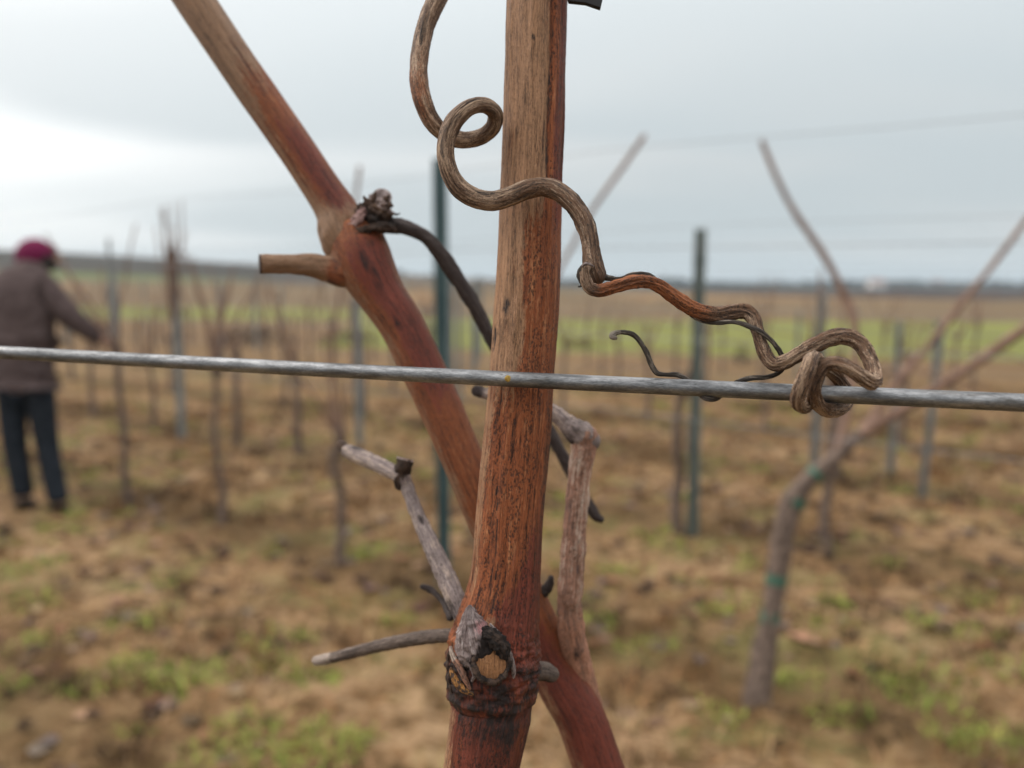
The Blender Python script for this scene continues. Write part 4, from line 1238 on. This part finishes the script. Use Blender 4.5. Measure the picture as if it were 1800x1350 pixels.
# ------------------------------------------------------------------ shrubs, far trees, houses
def shrub(p, w, h, label, seed, c=(0.075, 0.062, 0.04), group='low dark shrubs in the fields'):
    rg = random.Random(seed)
    root = empty('shrub', p)
    tag(root, label, 'shrub', group)
    mat = M.setdefault('shrub', attr_mat('shrub_leaves'))
    V, F, Cc = [], [], []
    n = 420
    for i in range(n):
        a = rg.uniform(0, 2 * pi); rr = sqrt(rg.random()); z = rg.random()
        k = 1 + 0.4 * mn.noise((cos(a) * 1.4 + seed, sin(a) * 1.4, z * 2))
        x, y = p.x + cos(a) * rr * w * k * (1 - 0.5 * z), p.y + sin(a) * rr * w * k * (1 - 0.5 * z)
        zz = p.z + h * z * (1 - 0.4 * rr * rr) * k
        s = rg.uniform(0.03, 0.07) * (w + h)
        d1_ = Vector((rg.gauss(0, 1), rg.gauss(0, 1), rg.gauss(0, 1))).normalized() * s
        d2_ = Vector((rg.gauss(0, 1), rg.gauss(0, 1), rg.gauss(0, 1))).normalized() * s
        b0 = len(V)
        V += [(x, y, zz), (x + d1_.x, y + d1_.y, zz + d1_.z), (x + d2_.x, y + d2_.y, zz + d2_.z)]
        F.append((b0, b0 + 1, b0 + 2))
        cc = jit(rg, c, 0.35)
        Cc += [(*cc, 1)] * 3
    me = mesh('foliage', V, F)
    at = me.attributes.new('tint', 'FLOAT_COLOR', 'POINT'); at.data.foreach_set('color', [x for v in Cc for x in v])
    link('foliage', me, mat, root, smooth=False)
    for j in range(3):
        world_tube('stem', [(p.x + rg.uniform(-.2, .2) * w, p.y, p.z - 0.03, 0.012 * (w + h)), (p.x + rg.uniform(-.5, .5) * w, p.y, p.z + h * 0.7, 0.005 * (w + h))], 0.3, 5, M['trunk'], root)


shrub(G(1303, 640), 0.24, 0.34, 'round dark shrub at the lower edge of the green field', 1)
shrub(G(745, 600), 0.6, 0.45, 'dark shrub between leaning cane and teal post', 2, (0.10, 0.075, 0.05))
shrub(G(440, 607), 1.3, 0.50, 'low wide dark shrub behind the vines left of the leaning cane', 3, (0.095, 0.072, 0.055))
shrub(G(610, 605), 0.9, 0.40, 'low brown shrub just left of the leaning cane', 4, (0.11, 0.08, 0.055))
shrub(G(1020, 612), 0.5, 0.25, 'flat brown shrub right of the upright cane', 5, (0.12, 0.09, 0.05))

# far belt of trees along the plain
def tree_belt():
    rg = random.Random(9)
    polys = []
    for i in range(2600):
        x = rg.uniform(-150, 640); y = rg.uniform(560, 760)
        k = 0.55 + mn.noise((x * 0.012, y * 0.01, 3.0))
        if k < 0.15: continue
        hmax = 7 * min(1.2, k)
        z = gh(x, y) + hmax * rg.random()
        s = rg.uniform(2.0, 4.5)
        vs = []
        for q in range(4):
            a = q * pi / 2 + rg.uniform(-.4, .4)
            vs.append((x + s * cos(a), y + rg.uniform(-1.5, 1.5), z + s * 0.7 * sin(a)))
        polys.append((vs, [(0, 1, 2), (0, 2, 3)], jit(rg, (0.035, 0.045, 0.04), 0.3)))
    scatter_mesh('tree_belt', polys, attr_mat('far_foliage'), 'far dark belt of trees along the flat horizon', 'trees')


tree_belt()


def house(p, w, dp, h, label, roofc='roof'):
    root = empty('farmhouse', p)
    tag(root, label, 'house', 'far white houses')
    wm = M.setdefault('white_wall', plain('white_render', (0.62, 0.60, 0.57), (0.72, 0.70, 0.67), 0.5, 0.8))
    rm_ = M.setdefault('roof', plain('roof_tiles', (0.16, 0.07, 0.05), (0.24, 0.11, 0.08), 2, 0.8))
    wn = M.setdefault('pane', plain('dark_pane', (0.02, 0.025, 0.03), (0.03, 0.035, 0.04), 1, 0.2))
    x, y, z = p
    V = [(x - w, y - dp, z - 1), (x + w, y - dp, z - 1), (x + w, y + dp, z - 1), (x - w, y + dp, z - 1),
         (x - w, y - dp, z + h), (x + w, y - dp, z + h), (x + w, y + dp, z + h), (x - w, y + dp, z + h), (x - w, y, z + h * 1.55), (x + w, y, z + h * 1.55)]
    F = [(0, 1, 5, 4), (2, 3, 7, 6), (1, 2, 6, 9, 5), (3, 0, 4, 8, 7)]
    link('wall', mesh('wall', V, F), wm, root, smooth=False)
    o = 0.4
    V = [(x - w - o, y - dp - o, z + h - 0.1), (x + w + o, y - dp - o, z + h - 0.1), (x + w + o, y, z + h * 1.6), (x - w - o, y, z + h * 1.6), (x - w - o, y + dp + o, z + h - 0.1), (x + w + o, y + dp + o, z + h - 0.1)]
    link('roof', mesh('roof', V, [(0, 1, 2, 3), (3, 2, 5, 4)]), rm_, root, smooth=False)
    for i in (-0.55, 0, 0.55):
        cx = x + i * w
        V = [(cx - .6, y - dp - .05, z + h * .35), (cx + .6, y - dp - .05, z + h * .35), (cx + .6, y - dp - .05, z + h * .75), (cx - .6, y - dp - .05, z + h * .75)]
        link('window', mesh('window', V, [(0, 1, 2, 3)]), wn, root, smooth=False)


for (px, y, w, lab) in ((1535, 560, 5, 'far white house behind the bent cane, widest of the far houses'), (1640, 640, 4, 'small far white house near the right edge')):
    x = (px - 900) / FPX * y
    house(Vector((x, y, gh(x, y))), w, 4, 4.2, lab)


# ------------------------------------------------------------------ the person
def skin(name, joints, edges, root, levels=2):
    """joints: {key: (Vector, rx, ry)} -> smooth skinned mesh data"""
    keys = list(joints)
    me = bpy.data.meshes.new(name)
    me.from_pydata([joints[k][0] for k in keys], [(keys.index(a), keys.index(b_)) for a, b_ in edges], [])
    o = bpy.data.objects.new(name + '_tmp', me)
    col.objects.link(o)
    o.modifiers.new('skin', 'SKIN')
    lay = me.skin_vertices[0] if len(me.skin_vertices) else None
    for i, k in enumerate(keys):
        lay.data[i].radius = joints[k][1:3]
        lay.data[i].use_root = (k == root)
    o.modifiers['skin'].use_smooth_shade = True
    s = o.modifiers.new('sub', 'SUBSURF'); s.levels = levels; s.render_levels = levels
    dg = bpy.context.evaluated_depsgraph_get()
    out = bpy.data.meshes.new_from_object(o.evaluated_get(dg))
    out.name = name
    bpy.data.objects.remove(o)
    bpy.data.meshes.remove(me)
    return out


def build_person():
    foot = G(75, 902)
    D = depth(foot)
    k = D / FPX

    def Q(px, py, dd=0.0):
        return P(px, py, D + dd)
    root = empty('person', (foot.x, foot.y, foot.z))
    tag(root, 'person in mauve-grey fleece, dark jeans and magenta knit cap, back turned, reaching right', 'person')
    skinm = plain('skin', (0.40, 0.24, 0.18), (0.46, 0.29, 0.22), 12, 0.6)
    fleece = plain('fleece', (0.058, 0.042, 0.041), (0.105, 0.078, 0.076), 22, 0.95, 0.8, 0.02, spec=0.1)
    jeans = plain('dark_denim', (0.011, 0.014, 0.019), (0.024, 0.029, 0.037), 25, 0.95, 0.3, 0.01, spec=0.1)
    knit = plain('magenta_knit', (0.10, 0.005, 0.036), (0.15, 0.009, 0.055), 70, 0.95, 0.6, 0.006)
    shoe = plain('dark_boot', (0.012, 0.011, 0.010), (0.025, 0.022, 0.02), 20, 0.7)
    hairm = plain('dark_hair', (0.012, 0.010, 0.009), (0.03, 0.025, 0.02), 60, 0.6)
    # one continuous body: head, neck, torso, arms with hands, legs with feet
    J = {
        'pelvis': (Q(45, 660), .10, .085), 'waist': (Q(45, 610), .13, .10), 'chest': (Q(44, 545, -.02), .13, .10), 'upper': (Q(46, 503, .02), .10, .085), 'neck': (Q(54, 474, .06), .055, .055),
        'head0': (Q(60, 460, .10), .07, .08), 'head1': (Q(63, 448, .12), .092, .10), 'head2': (Q(62, 434, .12), .085, .095), 'crown': (Q(60, 424, .11), .05, .06),
        'shR': (Q(80, 507, .02), .055, .055), 'elR': (Q(124, 560, .02), .047, .047), 'wrR': (Q(186, 600, .10), .030, .028), 'paR': (Q(197, 606, .12), .045, .022),
        'shL': (Q(6, 507, .0), .055, .055), 'elL': (Q(-22, 575, .05), .047, .047), 'wrL': (Q(-6, 630, .20), .028, .026), 'paL': (Q(2, 640, .24), .040, .018),
        'hipL': (Q(22, 684), .075, .075), 'knL': (Q(25, 775, .0), .05, .05), 'anL': (Q(41, 868, .02), .04, .04), 'toeL': (Q(48, 889, .14), .04, .03),
        'hipR': (Q(72, 684), .075, .075), 'knR': (Q(82, 778, .03), .05, .05), 'anR': (Q(103, 880, .0), .04, .04), 'toeR': (Q(112, 899, .10), .04, .03),
    }
    E = [('pelvis', 'waist'), ('waist', 'chest'), ('chest', 'upper'), ('upper', 'neck'), ('neck', 'head0'), ('head0', 'head1'), ('head1', 'head2'), ('head2', 'crown'),
         ('upper', 'shR'), ('shR', 'elR'), ('elR', 'wrR'), ('wrR', 'paR'), ('upper', 'shL'), ('shL', 'elL'), ('elL', 'wrL'), ('wrL', 'paL'),
         ('pelvis', 'hipL'), ('hipL', 'knL'), ('knL', 'anL'), ('anL', 'toeL'), ('pelvis', 'hipR'), ('hipR', 'knR'), ('knR', 'anR'), ('anR', 'toeR')]
    for side, c, fx in (('R', (197, 606, .12), 1), ('L', (2, 640, .24), 1)):
        for i, (dx, dy, L) in enumerate(((10, -3, 1.0), (12, 0, 1.1), (12, 3, 1.05), (10, 6, .85))):
            n1, n2 = f'f{side}{i}a', f'f{side}{i}b'
            J[n1] = (Q(c[0] + dx * .7 * fx, c[1] + dy * .8, c[2] + .01 * i), .010, .010)
            J[n2] = (Q(c[0] + dx * 1.5 * L * fx, c[1] + dy * 1.3 + 4, c[2] + .012 * i), .008, .008)
            E += [('pa' + side, n1), (n1, n2)]
        J['th' + side] = (Q(c[0] + 3, c[1] + 8, c[2] - .03), .011, .011)
        J['th2' + side] = (Q(c[0] + 9, c[1] + 12, c[2] - .03), .009, .009)
        E += [('wr' + side, 'th' + side), ('th' + side, 'th2' + side)]
    link('body', skin('body', J, E, 'pelvis'), skinm, root)
    # face on the far, right-turned side
    hc = Q(64, 447, .12)
    fd = Vector((0.75, 0.62, -0.25)).normalized()
    sd = fd.cross(Vector((0, 0, 1))).normalized()
    ud = sd.cross(fd)
    bmn = bmesh.new(); bmesh.ops.create_uvsphere(bmn, u_segments=10, v_segments=8, radius=0.018)
    for v in bmn.verts: v.co = hc + fd * (0.105 + v.co.x) + sd * v.co.y * 0.7 + ud * (v.co.z * 1.5 - 0.01)
    me = bpy.data.meshes.new('nose'); bmn.to_mesh(me); bmn.free(); link('nose', me, skinm, root)
    for s in (-1, 1):
        bmn = bmesh.new(); bmesh.ops.create_uvsphere(bmn, u_segments=10, v_segments=8, radius=0.03)
        for v in bmn.verts: v.co = hc + sd * s * (0.093 + v.co.x * 0.35) + fd * (v.co.y * 0.6) + ud * (v.co.z - 0.02)
        me = bpy.data.meshes.new('ear'); bmn.to_mesh(me); bmn.free(); link('ear', me, skinm, root)
        bmn = bmesh.new(); bmesh.ops.create_uvsphere(bmn, u_segments=8, v_segments=6, radius=0.012)
        for v in bmn.verts: v.co = hc + fd * (0.094 + v.co.x * 0.5) + sd * (s * 0.034 + v.co.y) + ud * (v.co.z * 0.6 + 0.012)
        me = bpy.data.meshes.new('eye'); bmn.to_mesh(me); bmn.free(); link('eye', me, hairm, root)
    # jacket
    JJ = {
        'hem': (Q(42, 658), .165, .125), 'pel': (Q(42, 640), .168, .13), 'waist': (Q(42, 600), .165, .13), 'chest': (Q(42, 545, -.02), .19, .15), 'upper': (Q(46, 502, .02), .155, .13), 'collar0': (Q(52, 478, .05), .105, .10), 'collar': (Q(56, 464, .08), .088, .085),
        'shR': (Q(80, 505, .02), .10, .095), 'elR': (Q(122, 558, .02), .078, .075), 'wrR': (Q(172, 592, .09), .056, .053), 'cuR': (Q(184, 599, .10), .050, .048),
        'shL': (Q(6, 505, .0), .085, .085), 'elL': (Q(-22, 575, .05), .064, .064), 'wrL': (Q(-10, 620, .17), .050, .048)}
    EJ = [('hem', 'pel'), ('pel', 'waist'), ('waist', 'chest'), ('chest', 'upper'), ('upper', 'collar0'), ('collar0', 'collar'), ('upper', 'shR'), ('shR', 'elR'), ('elR', 'wrR'), ('wrR', 'cuR'), ('upper', 'shL'), ('shL', 'elL'), ('elL', 'wrL')]
    link('jacket', skin('jacket', JJ, EJ, 'pel'), fleece, root)
    TT = {'pel': (Q(45, 660), .125, .105), 'hipL': (Q(20, 690), .090, .090), 'knL': (Q(25, 775, .0), .070, .070), 'anL': (Q(40, 862, .02), .062, .062), 'cuL': (Q(42, 874, .02), .064, .064),
          'hipR': (Q(70, 690), .090, .090), 'knR': (Q(82, 778, .03), .068, .068), 'anR': (Q(101, 872, 0), .060, .060), 'cuR': (Q(104, 885, 0), .062, .062)}
    ET = [('pel', 'hipL'), ('hipL', 'knL'), ('knL', 'anL'), ('anL', 'cuL'), ('pel', 'hipR'), ('hipR', 'knR'), ('knR', 'anR'), ('anR', 'cuR')]
    link('trousers', skin('trousers', TT, ET, 'pel'), jeans, root)
    bmn = bmesh.new(); bmesh.ops.create_uvsphere(bmn, u_segments=24, v_segments=16, radius=1.0)
    ax = (Vector((-0.45, -0.25, 0.86))).normalized(); bx_ = ax.cross(Vector((0, 1, 0))).normalized(); cx_ = ax.cross(bx_)
    hc2 = Q(62, 450, .12)
    for v in bmn.verts:
        z = max(-0.45, v.co.z)
        kk = (1.0 if v.co.z > -0.45 else 0.86) * (1 + 0.03 * (1 if -0.35 < v.co.z < -0.05 else 0))
        v.co = hc2 + ax * (z * 0.105) + bx_ * v.co.x * 0.108 * kk + cx_ * v.co.y * 0.118 * kk
    me = bpy.data.meshes.new('knit_cap'); bmn.to_mesh(me); bmn.free(); link('knit_cap', me, knit, root)
    HH = {'a': (Q(92, 459, .10), .028, .05), 'b': (Q(84, 466, .09), .034, .05), 'c': (Q(70, 470, .07), .034, .05)}
    link('hair', skin('hair', HH, [('a', 'b'), ('b', 'c')], 'b'), hairm, root)
    for nm, a, t in (('L', (40, 883, .02), (60, 891, .13)), ('R', (102, 895, 0), (126, 901, .08))):
        S = {'h': (Q(a[0] - 2, a[1] + 8, a[2] - .05), .045, .035), 'a': (Q(a[0], a[1] - 8, a[2]), .055, .055), 'm': (Q((a[0] + t[0]) / 2, t[1], (a[2] + t[2]) / 2), .06, .05), 't': (Q(*t), .056, .04)}
        link('boot', skin('boot', S, [('h', 'a'), ('a', 'm'), ('m', 't')], 'a'), shoe, root)


build_person()

# ------------------------------------------------------------------ the air
def build_haze():
    me = bpy.data.meshes.new('haze')
    bm = bmesh.new()
    bmesh.ops.create_cube(bm, size=1.0)
    for v in bm.verts:
        v.co = Vector((v.co.x * 16000, v.co.y * 16000, -6 if v.co.z < 0 else 60))
    bm.to_mesh(me); bm.free()
    mat = bpy.data.materials.new('haze_air')
    mat.use_nodes = True
    nt = mat.node_tree
    nt.nodes.clear()
    out = nt.nodes.new('ShaderNodeOutputMaterial')
    vol = nt.nodes.new('ShaderNodeVolumePrincipled')
    vol.inputs['Color'].default_value = (0.74, 0.86, 0.95, 1)
    vol.inputs['Density'].default_value = 0.00045
    nt.links.new(vol.outputs[0], out.inputs['Volume'])
    o = link('haze', me, mat, smooth=False)
    tag(o, 'thin pale haze over the distant fields', 'haze', None, 'stuff')


build_haze()
